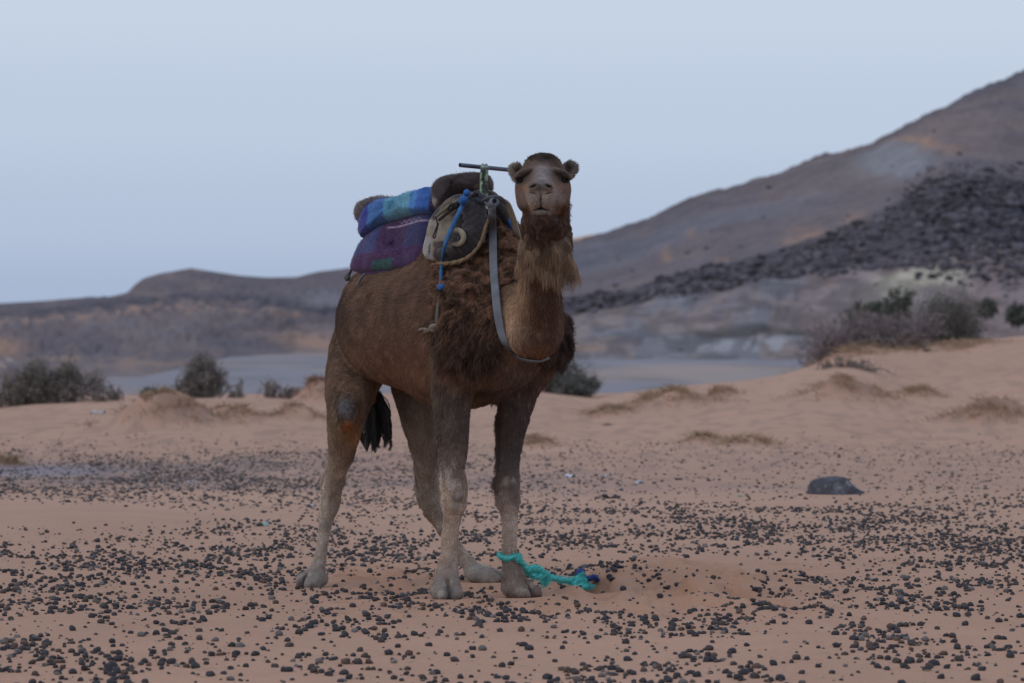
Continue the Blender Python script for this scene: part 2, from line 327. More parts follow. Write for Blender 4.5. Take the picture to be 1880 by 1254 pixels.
rowsL = [(l_ft + 10, Y0 * .93), (l_ft * .6 + l_m2 * .4, Y0 * .6 + 180), (l_m2, 430 + wobL), (l_m2 * .4 + l_top * .6, 540 + wobL), (l_top, 700 + wobL * 2), (l_top + 130, 1000 + 0 * PXL)]
def paintL(V, px, py, lev):
    n1 = fbm(xyz(px * .012, py * .05), 4, 191); n2 = fbm(xyz(px * .03, py * .12), 4, 195); n3 = fbm(xyz(px * .12, py * .3), 3, 199)
    V = V.copy(); V[..., 2] += sst(.2, 1, lev) * sst(4, 3.5, lev) * (n2 - .5) * 1.6 + (n3 - .5) * .8 * sst(.2, 1, lev) * sst(4, 3.5, lev)
    V[..., 1] += (n1 - .5) * 12 * sst(.2, 1, lev)
    pur = np.array([.150, .122, .132]); org = np.array([.38, .24, .17]); drk = np.array([.075, .07, .088]); blu = np.array([.19, .185, .215])
    C = np.zeros(V.shape); C[:] = pur; C = mixc(C, (.20, .158, .158), sst(.4, .65, n1)); C = mixc(C, blu * .8, sst(.5, .7, n2) * .5)
    m = ip(px, [(-300, 585), (0, 580), (200, 560), (330, 545), (450, 550), (560, 565), (640, 572), (1000, 580)])
    C = mixc(C, drk, np.exp(-((py - m) / 9.0) ** 2) * (.5 + .6 * (n3 > .42)) * .9)
    C = mixc(C, org, np.exp(-((py - m - 17) / 9.0) ** 2) * sst(.46, .62, n3) * .6 * sst(620, 500, px))
    C = mixc(C, (.12, .10, .115), sst(0, 1, (m - py) / 14) * sst(.35, .6, n2) * .55)
    C = mixc(C, (.11, .10, .125), np.exp(-(((px - 480) / 75) ** 2 + ((py - 632) / 13) ** 2)) * .9); C = mixc(C, (.11, .10, .12), np.exp(-(((px - 150) / 80) ** 2 + ((py - 640) / 14) ** 2)) * .75)
    C = mixc(C, (.11, .10, .12), np.exp(-(((px - 310) / 90) ** 2 + ((py - 652) / 10) ** 2)) * .7)
    C = mixc(C, org, np.exp(-(((px - 575) / 80) ** 2 + ((py - 628 - (px - 575) * .1) / 15) ** 2)) * .85)
    C = mixc(C, org, np.exp(-(((px - 15) / 40) ** 2 + ((py - 636) / 16) ** 2)) * .9); C = mixc(C, org * .9, sst(.5, .66, n2) * np.exp(-((py - 665) / 22) ** 2) * .55)
    C = mixc(C, (.23, .225, .265), np.exp(-(((px - 600) / 50) ** 2 + ((py - 548) / 12) ** 2)) * .6)
    C = mixc(C, (.55, .33, .20), sst(1010, 1040, px) * sst(3.2, 3.7, lev))
    return V, C * (.87 + .26 * n3)[..., None]
hillL, VL = hill('distant_hill', PXL, rowsL, [22, 34, 30, 30, 10], paintL, 2, True)
# ================================================================ camel body (one continuous surface)
UA = np.array([.60, -.80, 0.0]); US = np.array([-.80, -.60, 0.0]); UZ = np.array([0, 0, 1.0])
BODY = np.stack([UA, US, UZ])
def axis(lo, hi, a, b, fine, coarse):
    out = [lo]
    while out[-1] < hi: out.append(out[-1] + (fine if a <= out[-1] <= b else coarse))
    return np.array(out)
gx = axis(-1.08, .40, -.0, .30, .0034, .0095); gy = axis(12.98, 15.55, 12.98, 13.42, .0034, .0095); gzz = axis(-.07, 2.14, 1.78, 2.12, .0034, .0095)
FLD = np.full((len(gx), len(gy), len(gzz)), 1.0, np.float32)
def _box(lo, hi, m):
    s = []
    for g, a, b in ((gx, lo[0], hi[0]), (gy, lo[1], hi[1]), (gzz, lo[2], hi[2])):
        i0 = max(0, np.searchsorted(g, a - m) - 1); i1 = min(len(g), np.searchsorted(g, b + m) + 1); s.append(slice(i0, i1))
    return tuple(s), gx[s[0]][:, None, None].astype(np.float32), gy[s[1]][None, :, None].astype(np.float32), gzz[s[2]][None, None, :].astype(np.float32)
def smin(a, b, k):
    h = np.maximum(k - np.abs(a - b), 0) / k
    return np.minimum(a, b) - h * h * k * .25
def apply(s, d, k, op):
    if op == 'add': FLD[s] = smin(FLD[s], d, k)
    else: FLD[s] = -smin(-FLD[s], d, k)
def ell(c, rad, rot=None, k=.05, op='add'):
    """ellipsoid; rows of rot are its axes"""
    c = np.asarray(c, float); rad = np.asarray(rad, float); rot = np.eye(3) if rot is None else np.asarray(rot, float)
    ext = np.sqrt(((rot * rad[:, None]) ** 2).sum(0)); s, X, Y, Z = _box(c - ext, c + ext, k + .05)
    X, Y, Z = X - c[0], Y - c[1], Z - c[2]; k0 = 0; k1 = 0
    for i in range(3):
        q = X * rot[i, 0] + Y * rot[i, 1] + Z * rot[i, 2]; k0 = k0 + (q / rad[i]) ** 2; k1 = k1 + (q / rad[i] ** 2) ** 2
    k0 = np.sqrt(k0); k1 = np.sqrt(k1) + 1e-6; apply(s, (k0 * (k0 - 1) / k1).astype(np.float32), k, op)
def chain(pts, k=.04, n=4, op='add', sq=None):
    """smooth tapered limb through (px, py, Y, radius px); sq = depth squash of the section (>1 deeper)"""
    c = []
    for q in pts:
        w = P(q[0], q[1], q[2]); c.append([*w, q[3] / F * q[2]])
    c = spline(c, n); r = c[:, 3].max() * 1.2
    s, X, Y, Z = _box(c[:, :3].min(0) - r, c[:, :3].max(0) + r, k + .05); D = None
    dy = 1.0 if sq is None else sq
    for a, b in zip(c[:-1], c[1:]):
        ab = (b - a)[:3] * np.array([1, 1 / dy, 1]); L = (ab ** 2).sum() + 1e-9
        px_, py_, pz_ = X - a[0], (Y - a[1]) / dy, Z - a[2]
        t = np.clip((px_ * ab[0] + py_ * ab[1] + pz_ * ab[2]) / L, 0, 1)
        d = np.sqrt((px_ - t * ab[0]) ** 2 + (py_ - t * ab[1]) ** 2 + (pz_ - t * ab[2]) ** 2) - (a[3] + t * (b[3] - a[3]))
        D = d if D is None else smin(D, d, .003)
    apply(s, D.astype(np.float32), k, op)
def rotz(a): c, s = math.cos(a), math.sin(a); return np.array([[c, s, 0], [-s, c, 0], [0, 0, 1.0]])
def tilt(v, u=(0, 0, 1)):
    v = np.array(v, float); v /= np.linalg.norm(v); w = np.cross(u, v); w /= np.linalg.norm(w); return np.stack([v, w, np.cross(v, w)])
# trunk
ell(P(788, 600, 14.58), (.54, .34, .315), BODY, .05)
ell(P(738, 592, 14.78), (.33, .32, .285), BODY, .08)
ell(P(715, 562, 14.95), (.31, .20, .22), BODY, .08)                 # croup
ell(P(862, 612, 14.28), (.36, .26, .335), BODY, .10)               # chest
ell(P(915, 625, 14.02), (.20, .24, .24), BODY, .08)                # brisket
ell(P(868, 500, 14.42), (.40, .22, .27), BODY, .12)                # hump
ell(P(885, 455, 14.40), (.20, .12, .17), BODY, .08)
ell(P(832, 694, 14.38), (.28, .19, .125), BODY, .10)
# shoulders
ell(P(848, 610, 13.98), (.13, .14, .27), BODY, .06)
ell(P(976, 635, 14.22), (.13, .14, .21), BODY, .06)
ell(P(994, 612, 14.30), (.11, .10, .15), BODY, .06)
# neck: down from the chest and up to the head
chain([(900, 560, 14.25, 92), (955, 580, 13.95, 66), (986, 600, 13.74, 46), (990, 560, 13.64, 40), (992, 520, 13.60, 37), (996, 470, 13.57, 36), (1000, 425, 13.54, 38), (1000, 385, 13.52, 40), (998, 345, 13.52, 38)], .05, 5)
chain([(940, 520, 14.05, 40), (962, 560, 13.88, 34), (975, 612, 13.76, 40), (985, 618, 13.70, 40)], .04)
ell(P(897, 715, 14.18), (.10, .08, .05), BODY, .03)                # chest pad
# front legs
chain([(838, 640, 14.02, 40), (834, 700, 14.03, 35), (833, 760, 14.03, 29), (831, 830, 14.02, 25), (831, 862, 14.01, 21), (833, 893, 14.0, 24), (833, 918, 14.0, 23.5), (830, 943, 14.0, 16.5), (826, 985, 14.0, 14), (824, 1022, 14.0, 15.5), (820, 1052, 14.0, 22), (818, 1078, 13.98, 23)], .05, 4, sq=1.15)
ell(P(839, 908, 13.945), (.030, .022, .038), None, .012); ell(P(835, 932, 13.95), (.028, .022, .022), None, .010); ell(P(822, 905, 14.0), (.03, .04, .06), None, .02)
chain([(965, 650, 14.26, 40), (956, 700, 14.26, 36), (946, 750, 14.26, 30), (938, 805, 14.25, 22), (933, 855, 14.24, 19.5), (932, 892, 14.23, 23), (932, 918, 14.23, 21.5), (934, 945, 14.22, 15.5), (935, 980, 14.22, 13.5), (936, 1015, 14.22, 14.5), (940, 1045, 14.22, 19), (945, 1070, 14.20, 22)], .05, 4, sq=1.15)
ell(P(944, 903, 14.18), (.024, .028, .052), None, .012); ell(P(922, 888, 14.22), (.028, .04, .05), None, .02)
def foot(px, py, Y, yaw, s=1.0, k=.03):
    """two-toed padded foot; yaw = heading of the toes in the ground plane"""
    r = rotz(yaw); h = r[0]; w = r[1]; c = P(px, py, Y) + np.array([0, 0, .045])
    ell(c + h * .01, (.098 * s, .078 * s, .046), r, k)
    for sg in (-1, 1):
        t = c + h * .075 * s + w * sg * .036 * s - np.array([0, 0, .012])
        ell(t, (.060 * s, .036 * s, .032), r, .015); ell(t + h * .046 * s - np.array([0, 0, .010]), (.022, .017, .016), r, .008)
    ell(c + h * .11 * s + np.array([0, 0, .02]), (.055, .010, .055), r, .010, 'sub')
    s_, X, Y_, Z = _box(c - .2, c + .2, 0); z0 = P(px, py, Y)[2] - .012
    FLD[s_] = np.maximum(FLD[s_], (z0 - Z).astype(np.float32) + 0 * FLD[s_])
foot(817, 1101, 14.0, R(-78), 1.0); foot(950, 1099, 14.22, R(-52), 1.0)
# hind legs
chain([(690, 590, 15.12, 64), (668, 640, 15.06, 60), (648, 695, 14.94, 50), (638, 745, 14.76, 38), (633, 790, 14.78, 30), (627, 830, 14.84, 24), (617, 870, 14.93, 18), (607, 912, 15.0, 19), (602, 938, 15.0, 17), (597, 962, 14.97, 11.5), (591, 1005, 14.93, 10), (584, 1036, 14.90, 12), (578, 1058, 14.88, 17)], .025, 4, sq=1.3)
ell(P(637, 752, 14.60), (.05, .035, .085), None, .03); chain([(622, 830, 14.95, 10), (600, 880, 15.08, 9), (596, 918, 15.1, 9)], .03)
foot(575, 1080, 14.88, R(-115), .93)
chain([(770, 640, 15.12, 70), (768, 700, 15.08, 50), (772, 745, 15.02, 42), (778, 790, 15.0, 33), (783, 840, 15.06, 24), (787, 888, 15.16, 18), (793, 928, 15.2, 19), (808, 962, 15.17, 12.5), (833, 1000, 15.1, 11), (858, 1032, 15.02, 12.5), (878, 1052, 14.98, 15)], .05, 4, sq=1.25)
chain([(770, 850, 15.2, 9), (768, 895, 15.28, 8), (776, 925, 15.28, 9)], .03)
foot(882, 1071, 14.96, R(-28), .93)
# tail root
chain([(668, 560, 15.22, 16), (672, 620, 15.30, 11), (680, 690, 15.3, 9), (682, 735, 15.28, 8)], .03)
# head, looking at the camera
HY = 13.42
ell(P(998, 327, 13.46), (.096, .12, .094), None, .03)
ell(P(996, 311, 13.44), (.082, .10, .060), None, .03)
chain([(997, 335, 13.40, 41), (995, 352, 13.28, 33), (993, 358, 13.17, 26), (993, 360, 13.10, 22)], .04, 4)
for sg in (-1, 1):
    ell(P(997 + sg * 30, 350, 13.38), (.050, .11, .066), None, .04)          # cheek
    ell(P(997 + sg * 24, 375, 13.36), (.050, .10, .040), None, .04)
    ell(P(996 + sg * 33, 316, 13.325), (.040, .050, .014), np.array([[.94, 0, -sg * .33], [0, 1, 0], [sg * .33, 0, .94]]), .010)  # brow
    ell(P(996 + sg * 42, 322, 13.315), (.026, .034, .012), np.array([[.86, 0, -sg * .5], [0, 1, 0], [sg * .5, 0, .86]]), .008)
    ell(P(996 + sg * 41, 342, 13.325), (.022, .026, .009), None, .010)
    ell(P(993 + sg * 10.5, 368, 13.075), (.0285, .050, .043), None, .008)     # upper lip halves
    ell(P(993 + sg * 10, 345, 13.085), (.027, .045, .024), None, .008)        # nostril wings
ell(P(993, 389, 13.09), (.036, .045, .018), None, .010)                       # lower lip
chain([(994, 388, 13.14, 15), (997, 388, 13.30, 22), (1000, 392, 13.44, 34)], .03, 4)
ell(P(995, 322, 13.30), (.034, .07, .034), None, .03)                         # nose bridge
def lens(px, py, Y, rad, a, k=.003):
    """carved slit whose long axis is tilted by a in the facing plane"""
    ell(P(px, py, Y), rad, np.array([[math.cos(a), 0, math.sin(a)], [0, 1, 0], [-math.sin(a), 0, math.cos(a)]]), k, 'sub')
for sg in (-1, 1):
    ell(P(996 + sg * 43, 331, 13.29), (.017, .030, .012), rotz(sg * .5), .005, 'sub')
    lens(993 + sg * 14, 342, 13.045, (.0165, .034, .0060), -.38 * sg)
    lens(993 + sg * 14, 354.5, 13.035, (.019, .030, .0030), .30 * sg)
    lens(993 + sg * 11, 384.5, 13.05, (.030, .045, .0034), -.20 * sg)
ell(P(993, 366, 13.02), (.0034, .038, .042), None, .003, 'sub')
ell(P(993, 383, 13.03), (.010, .04, .0065), None, .004, 'sub')
# ears
for sg, ex, ey in ((-1, 950, 316), (1, 1044, 312)):
    a = np.array([sg * .30, 0, .954]); w = np.cross(a, (0, 1, 0)); A = np.stack([a, w, np.array([0, 1.0, 0])]); c = P(ex, ey, 13.50)
    ell(c, (.038, .033, .016), A, .016); ell(c - w * sg * 0 - a * .022 + np.array([-sg * .008, 0, 0]), (.034, .036, .018), A, .012); ell(c + a * .008 + np.array([sg * .006, .0, 0]), (.030, .031, .014), A, .008)
    ell(c + np.array([sg * .003, -.018, .004]), (.030, .020, .013), A, .005, 'sub')

def surface_nets(Fd, xs, ys_, zs):
    ins = Fd < 0; a = [slice(0, -1), slice(1, None)]
    cnt = sum(ins[a[i], a[j], a[k]].astype(np.int8) for i in (0, 1) for j in (0, 1) for k in (0, 1))
    act = (cnt > 0) & (cnt < 8); I = np.argwhere(act); ids = np.full(act.shape, -1, np.int32); ids[act] = np.arange(len(I))
    co = [(i, j, k) for i in (0, 1) for j in (0, 1) for k in (0, 1)]
    def cp(c): return np.stack([xs[I[:, 0] + c[0]], ys_[I[:, 1] + c[1]], zs[I[:, 2] + c[2]]], 1), Fd[I[:, 0] + c[0], I[:, 1] + c[1], I[:, 2] + c[2]]
    acc = np.zeros((len(I), 3)); n = np.zeros(len(I))
    for x in range(8):
        for y in range(x + 1, 8):
            if sum(abs(co[x][q] - co[y][q]) for q in range(3)) != 1: continue
            p0, f0 = cp(co[x]); p1, f1 = cp(co[y]); m = (f0 < 0) != (f1 < 0)
            t = np.where(m, f0 / np.where(m, f0 - f1, 1), 0)[:, None]; acc += np.where(m[:, None], p0 + (p1 - p0) * t, 0); n += m
    V = acc / n[:, None]; fs = []
    for ax in range(3):
        b = [slice(1, -1)] * 3; b[ax] = slice(0, -1); c = list(b); c[ax] = slice(1, None)
        s0, s1 = ins[tuple(b)], ins[tuple(c)]; E = np.argwhere(s0 != s1)
        off = np.array([1, 1, 1]); off[ax] = 0; E = E + off; o1, o2 = [q for q in range(3) if q != ax]
        e1 = np.eye(3, dtype=int)[o1]; e2 = np.eye(3, dtype=int)[o2]
        g = lambda d: ids[tuple((E - d).T)]
        q = np.stack([g(e1 * 0), g(e1), g(e1 + e2), g(e2)], 1)
        flip = ins[tuple(E.T)]; 
        if ax == 1: flip = ~flip
        q[~flip] = q[~flip][:, ::-1]; fs.append(q)
    return V, np.concatenate(fs)
CV, CF = surface_nets(FLD, gx, gy, gzz)
del FLD
def vnormals(V, Fq):
    a = V[Fq[:, 1]] - V[Fq[:, 0]]; b = V[Fq[:, 2]] - V[Fq[:, 0]]; c = V[Fq[:, 3]] - V[Fq[:, 0]]
    fn = np.cross(a, b) + np.cross(b, c); N = np.zeros_like(V)
    for i in range(4):
        for d in range(3): N[:, d] += np.bincount(Fq[:, i], fn[:, d], len(V))
    return N / (np.linalg.norm(N, axis=1)[:, None] + 1e-12)
def relax(V, Fq, it, w=.5):
    for _ in range(it):
        S = np.zeros_like(V); n = np.zeros(len(V))
        for i in range(4):
            j = Fq[:, (i + 1) % 4]; k = Fq[:, (i + 3) % 4]
            for d in range(3): S[:, d] += np.bincount(Fq[:, i], V[j, d] + V[k, d], len(V))
            n += np.bincount(Fq[:, i], None, len(V)) * 2
        V = V * (1 - w) + w * S / n[:, None]
    return V
CV = relax(CV, CF, 2, .4); CN = vnormals(CV, CF)
# skin relief: muscle wrinkles, knobbly joints
def relief(V):
    px, py = pix(V); low = sst(830, 900, py)
    d = .010 * (fbm(V * 9, 3, 301) - .5) + low * .016 * (fbm(V * 30, 3, 305) - .5) + low * .010 * (fbm(V * (70, 70, 14), 2, 307) - .5)
    d += .006 * (fbm(V * (45, 45, 30), 2, 309) - .5) * (1 - .7 * sst(420, 390, py))
    return d
hd = sst(410, 380, pix(CV)[1])
CV = CV + CN * (relief(CV) * (1 - .85 * hd))[:, None]; CN = vnormals(CV, CF)

# ---- coat colour (the animal's own colouring, with rump edge and toe cleft darkened)
DAB = [  # px, py, rx, ry, colour, strength [, Ymin, Ymax]
    (700, 600, 150, 120, (.150, .088, .058), .8), (760, 690, 110, 50, (.165, .085, .052), .8), (650, 620, 30, 110, (.12, .075, .052), .6),
    (626, 590, 16, 75, (.045, .03, .025), .95), (640, 665, 20, 30, (.07, .045, .035), .7, 13.5, 15), (860, 700, 80, 45, (.17, .083, .042), .9, 13.5, 14.35), (815, 665, 28, 40, (.22, .105, .05), .8, 13.5, 14.4),  # first dab darkens the rear edge of the rump
    (905, 650, 70, 50, (.14, .095, .072), .8, 13.5, 14.3), (880, 620, 70, 70, (.12, .06, .036), .6),
    (660, 680, 60, 90, (.17, .105, .068), .8, 14.5, 16), (620, 790, 40, 45, (.20, .135, .085), .9, 14.4, 16), (645, 800, 22, 26, (.30, .14, .05), .7, 14.4, 16),
    (610, 880, 45, 60, (.235, .185, .14), .95, 14.4, 16), (590, 980, 40, 90, (.27, .215, .17), 1, 14.4, 16), (575, 1070, 40, 35, (.26, .225, .20), .9, 14.4, 16),
    (775, 760, 60, 80, (.19, .145, .105), .9, 14.6, 16), (790, 880, 50, 80, (.24, .195, .155), 1, 14.6, 16), (840, 1010, 50, 50, (.24, .18, .13), .9, 14.6, 16), (885, 1055, 50, 30, (.28, .25, .225), .9, 14.6, 16),
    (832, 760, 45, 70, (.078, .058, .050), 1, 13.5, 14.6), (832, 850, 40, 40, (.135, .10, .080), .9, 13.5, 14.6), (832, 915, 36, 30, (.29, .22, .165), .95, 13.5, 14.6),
    (828, 990, 36, 60, (.36, .27, .205), 1, 13.5, 14.6), (818, 1055, 38, 20, (.24, .19, .165), .8, 13.5, 14.6), (815, 1085, 40, 24, (.255, .215, .19), .9, 13.5, 14.6), (826, 1085, 9, 16, (.08, .07, .07), .8, 13.5, 14.6),  # last dab paints the shade of the toe cleft
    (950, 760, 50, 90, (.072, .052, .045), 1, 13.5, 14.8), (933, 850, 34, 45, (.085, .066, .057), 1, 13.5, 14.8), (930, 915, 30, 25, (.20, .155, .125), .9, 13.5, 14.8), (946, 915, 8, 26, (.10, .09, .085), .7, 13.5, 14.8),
    (934, 975, 34, 45, (.33, .255, .205), 1, 13.5, 14.8), (938, 1045, 34, 20, (.16, .125, .105), .9, 13.5, 14.8), (935, 1085, 24, 20, (.24, .20, .18), .8, 13.5, 14.8), (972, 1088, 22, 22, (.16, .13, .12), .7, 13.5, 14.8),
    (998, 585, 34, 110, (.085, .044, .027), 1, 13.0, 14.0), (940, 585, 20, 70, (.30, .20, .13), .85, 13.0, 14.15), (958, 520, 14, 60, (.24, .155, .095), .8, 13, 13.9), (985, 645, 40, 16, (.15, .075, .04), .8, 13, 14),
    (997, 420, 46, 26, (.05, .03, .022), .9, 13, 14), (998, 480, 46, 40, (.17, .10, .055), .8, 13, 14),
    (997, 300, 60, 26, (.068, .043, .033), 1), (997, 352, 60, 40, (.17, .115, .085), .9, 12.9, 13.7), (996, 322, 15, 18, (.22, .19, .19), .9, 12.9, 13.5), (957, 317, 19, 5, (.12, .10, .09), .7, 13, 13.4), (1036, 314, 19, 5, (.12, .10, .09), .7, 13, 13.4),
    (952, 331, 13, 8, (.018, .014, .013), 1, 13, 13.44), (1038, 329, 13, 8, (.018, .014, .013), 1, 13, 13.44), (962, 324, 17, 12, (.055, .038, .032), .8, 13, 13.44), (1030, 321, 17, 12, (.055, .038, .032), .8, 13, 13.44), (962, 347, 8, 6, (.20, .10, .05), .8), (1028, 345, 8, 6, (.20, .10, .05), .8),
    (966, 365, 13, 16, (.21, .165, .14), .7), (1024, 363, 13, 18, (.23, .19, .175), .8), (993, 372, 26, 15, (.20, .16, .135), .9, 12.9, 13.25), (993, 341, 15, 9, (.085, .07, .062), .95, 12.9, 13.25),
    (961, 388, 12, 10, (.085, .042, .024), .9), (1034, 384, 14, 12, (.10, .048, .026), .9), (993, 390, 14, 5, (.16, .15, .14), .9, 12.9, 13.3), (993, 398, 22, 4, (.30, .26, .22), .6, 12.9, 13.3),
    (944, 312, 17, 24, (.34, .30, .25), 1, 13.42, 13.7), (1052, 307, 16, 24, (.30, .27, .23), 1, 13.42, 13.7), (955, 312, 6, 14, (.06, .045, .04), .9, 13.42, 13.7), (1040, 307, 6, 14, (.06, .045, .04), .9, 13.42, 13.7)]
def coat(V):
    px, py = pix(V); Y = V[:, 1]
    C = np.tile(np.array([.135, .080, .054]), (len(V), 1))
    for d in DAB:
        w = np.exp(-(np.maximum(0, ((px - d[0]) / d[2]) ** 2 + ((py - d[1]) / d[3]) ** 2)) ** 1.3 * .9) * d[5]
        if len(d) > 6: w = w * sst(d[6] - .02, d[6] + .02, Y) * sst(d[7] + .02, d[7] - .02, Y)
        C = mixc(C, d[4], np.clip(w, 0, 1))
    n = fbm(V * 14, 4, 321); n2 = fbm(V * (60, 60, 40), 3, 325); low = sst(800, 870, py)
    C = C * (.72 + .56 * n)[:, None] * (.82 + .36 * n2)[:, None]
    C = mixc(C, (.40, .34, .29), low * sst(.56, .72, fbm(V * (30, 30, 18), 3, 329)) * .45)
    C = mixc(C, (.28, .19, .14), sst(.60, .72, n2) * sst(560, 640, py) * sst(800, 760, py) * .35)
    return C
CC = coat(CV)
# dark of the nostril, lip and mouth slits painted in, then bare calluses
for a_ in ((979, 341.5, 8, 2.6, -.38), (1007, 341.5, 8, 2.6, .38), (979, 354.5, 8, 1.4, .3), (1007, 354.5, 8, 1.4, -.3), (993, 366, 1.3, 17, 0), (993, 383.5, 6, 2.6, 0), (985, 385, 11, 1.3, -.2), (1001, 385, 11, 1.3, .2)):
    px_, py_ = pix(CV); dx, dy = px_ - a_[0], -(py_ - a_[1]); c_, s_ = math.cos(a_[4]), math.sin(a_[4])
    w_ = np.exp(-(((dx * c_ - dy * s_) / a_[2]) ** 2 + ((dx * s_ + dy * c_) / a_[3]) ** 2) ** 1.5) * (CV[:, 1] < 13.2); CC = mixc(CC, (.022, .016, .014), w_ * .9)
def spot(c, px_, py_, rx, ry, colr, y0, y1, st=1):
    px, py = pix(CV); w = np.exp(-(((px - px_) / rx) ** 2 + ((py - py_) / ry) ** 2) ** 2) * st * ((CV[:, 1] > y0) & (CV[:, 1] < y1)); return mixc(c, colr, np.clip(w, 0, 1))
CC = spot(CC, 636, 754, 20, 30, (.055, .035, .026), 14.3, 14.9, .9); CC = spot(CC, 635, 748, 15, 20, np.array([.105, .10, .105]) , 14.3, 14.9); CC = spot(CC, 638, 783, 12, 10, (.26, .10, .035), 14.3, 14.9, .9)
CC = spot(CC, 840, 912, 10, 12, (.085, .065, .055), 13.5, 14.02, .95); CC = spot(CC, 841, 908, 7, 9, (.30, .25, .22), 13.5, 14.02, .9); CC = spot(CC, 835, 931, 9, 7, (.22, .18, .16), 13.5, 14.02, .8)
CC = spot(CC, 897, 718, 26, 12, (.05, .035, .03), 13.9, 14.4, .7)
_q = (np.abs(pix(CV)[0] - 635) < 22) & (np.abs(pix(CV)[1] - 755) < 32) & (CV[:, 1] < 14.9)
CC[_q] *= (.72 + .5 * sst(.42, .55, fbm(CV[_q] * 120, 3, 333)))[:, None]
M_skin = mat('camel_skin', attr=True, rough=.8, spec=.2, noise=((90, .12),), bump=((170, .5, .003), (45, .4, .006)))
camel = empty('camel', (-.1, 14.3, 0), 'brown dromedary camel standing saddled on the sand, head turned to face us', 'camel')
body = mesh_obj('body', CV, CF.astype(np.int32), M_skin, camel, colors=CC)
# eyes
M_eye = mat('camel_eye', (.008, .006, .005), rough=.12, spec=.6)
for sg in (-1, 1):
    bm = bmesh.new(); bmesh.ops.create_icosphere(bm, subdivisions=3, radius=.0165); me = bpy.data.meshes.new('eye'); bm.to_mesh(me); bm.free()
    me.polygons.foreach_set('use_smooth', np.ones(len(me.polygons), bool)); me.materials.append(M_eye)
    o = bpy.data.objects.new('eye', me); col.objects.link(o); o.parent = camel; o.location = P(996 + sg * 41.5, 331.5, 13.318) - np.array(camel.location)
# ================================================================ hair
RNG = np.random.default_rng(7)
def m_hair(name, rough=.62, spec=.25):
    m = bpy.data.materials.new(name); m.use_nodes = True; n = m.node_tree.nodes; l = m.node_tree.links; b = n['Principled BSDF']
    b.inputs['Roughness'].default_value = rough; b.inputs['Specular IOR Level'].default_value = spec
    a = n.new('ShaderNodeAttribute'); a.attribute_name = 'col'; l.new(a.outputs['Color'], b.inputs['Base Color']); return m
M_hair = m_hair('camel_hair'); M_black = m_hair('tail_hair', .4, .4)
def curves(name, pts, rad, cols, m, parent):
    """pts (n, k, 3) world, rad (n, k), cols (n, 3)"""
    n, k = pts.shape[:2]; hc = bpy.data.hair_curves.new(name); hc.add_curves([k] * n)
    base = np.array(parent.location)
    hc.attributes['position'].data.foreach_set('vector', (pts - base).astype(np.float32).ravel())
    (hc.attributes.get('radius') or hc.attributes.new('radius', 'FLOAT', 'POINT')).data.foreach_set('value', rad.astype(np.float32).ravel())
    c = np.ones((n, 4), np.float32); c[:, :3] = cols; hc.attributes.new('col', 'FLOAT_COLOR', 'CURVE').data.foreach_set('color', c.ravel())
    hc.materials.append(m); o = bpy.data.objects.new(name, hc); col.objects.link(o); o.parent = parent; o['kind'] = 'stuff'; return o
FA = np.linalg.norm(np.cross(CV[CF[:, 2]] - CV[CF[:, 0]], CV[CF[:, 3]] - CV[CF[:, 1]]), axis=1) * .5
FC = CV[CF].mean(1); FN = CN[CF].mean(1); FN /= np.linalg.norm(FN, axis=1)[:, None]; FPX, FPY = pix(FC)
VISF = (FN * -FC / np.linalg.norm(FC, axis=1)[:, None]).sum(1)      # faces turned well away need less hair
def sample(n, w):
    w = w * FA * (.25 + .75 * sst(-.45, -.05, VISF)); p = np.cumsum(w); fi = np.searchsorted(p, RNG.random(n) * p[-1]); fi = np.minimum(fi, len(w) - 1)
    u, v = RNG.random((2, n, 1)); q = CV[CF[fi]]; pos = (q[:, 0] * (1-u) + q[:, 1] * u) * (1-v) + (q[:, 3] * (1-u) + q[:, 2] * u) * v
    c = CC[CF[fi]]; c = c.mean(1); nn = CN[CF[fi]]; nn = (nn[:, 0] * (1-u) + nn[:, 1] * u) * (1-v) + (nn[:, 3] * (1-u) + nn[:, 2] * u) * v
    return pos, nn / np.linalg.norm(nn, axis=1)[:, None], c
def vecn(p, f, s): return np.stack([vnoise(p * f + 17 * k, s + k * 5) for k in range(3)], 1) - .5
def flow(p):
    """lie of the coat: backwards and down on the trunk, down the legs and neck"""
    px, py = pix(p); w = sst(660, 740, py)[:, None]; head = (sst(412, 396, py) * (p[:, 1] < 13.75))[:, None]; neck = ((p[:, 1] < 13.95) & (py > 396))[:, None] * 1.0
    f = (-UA * .9 + np.array([0, 0, -.75])) * (1 - w) + np.array([0, 0, -1.0]) * w
    f = f * (1 - neck) + np.array([0.02, 0.1, -1]) * neck
    h = np.stack([(px - 995) / 60, .9 + 0 * px, (335 - py) / 60], 1); return f * (1 - head) + h * head
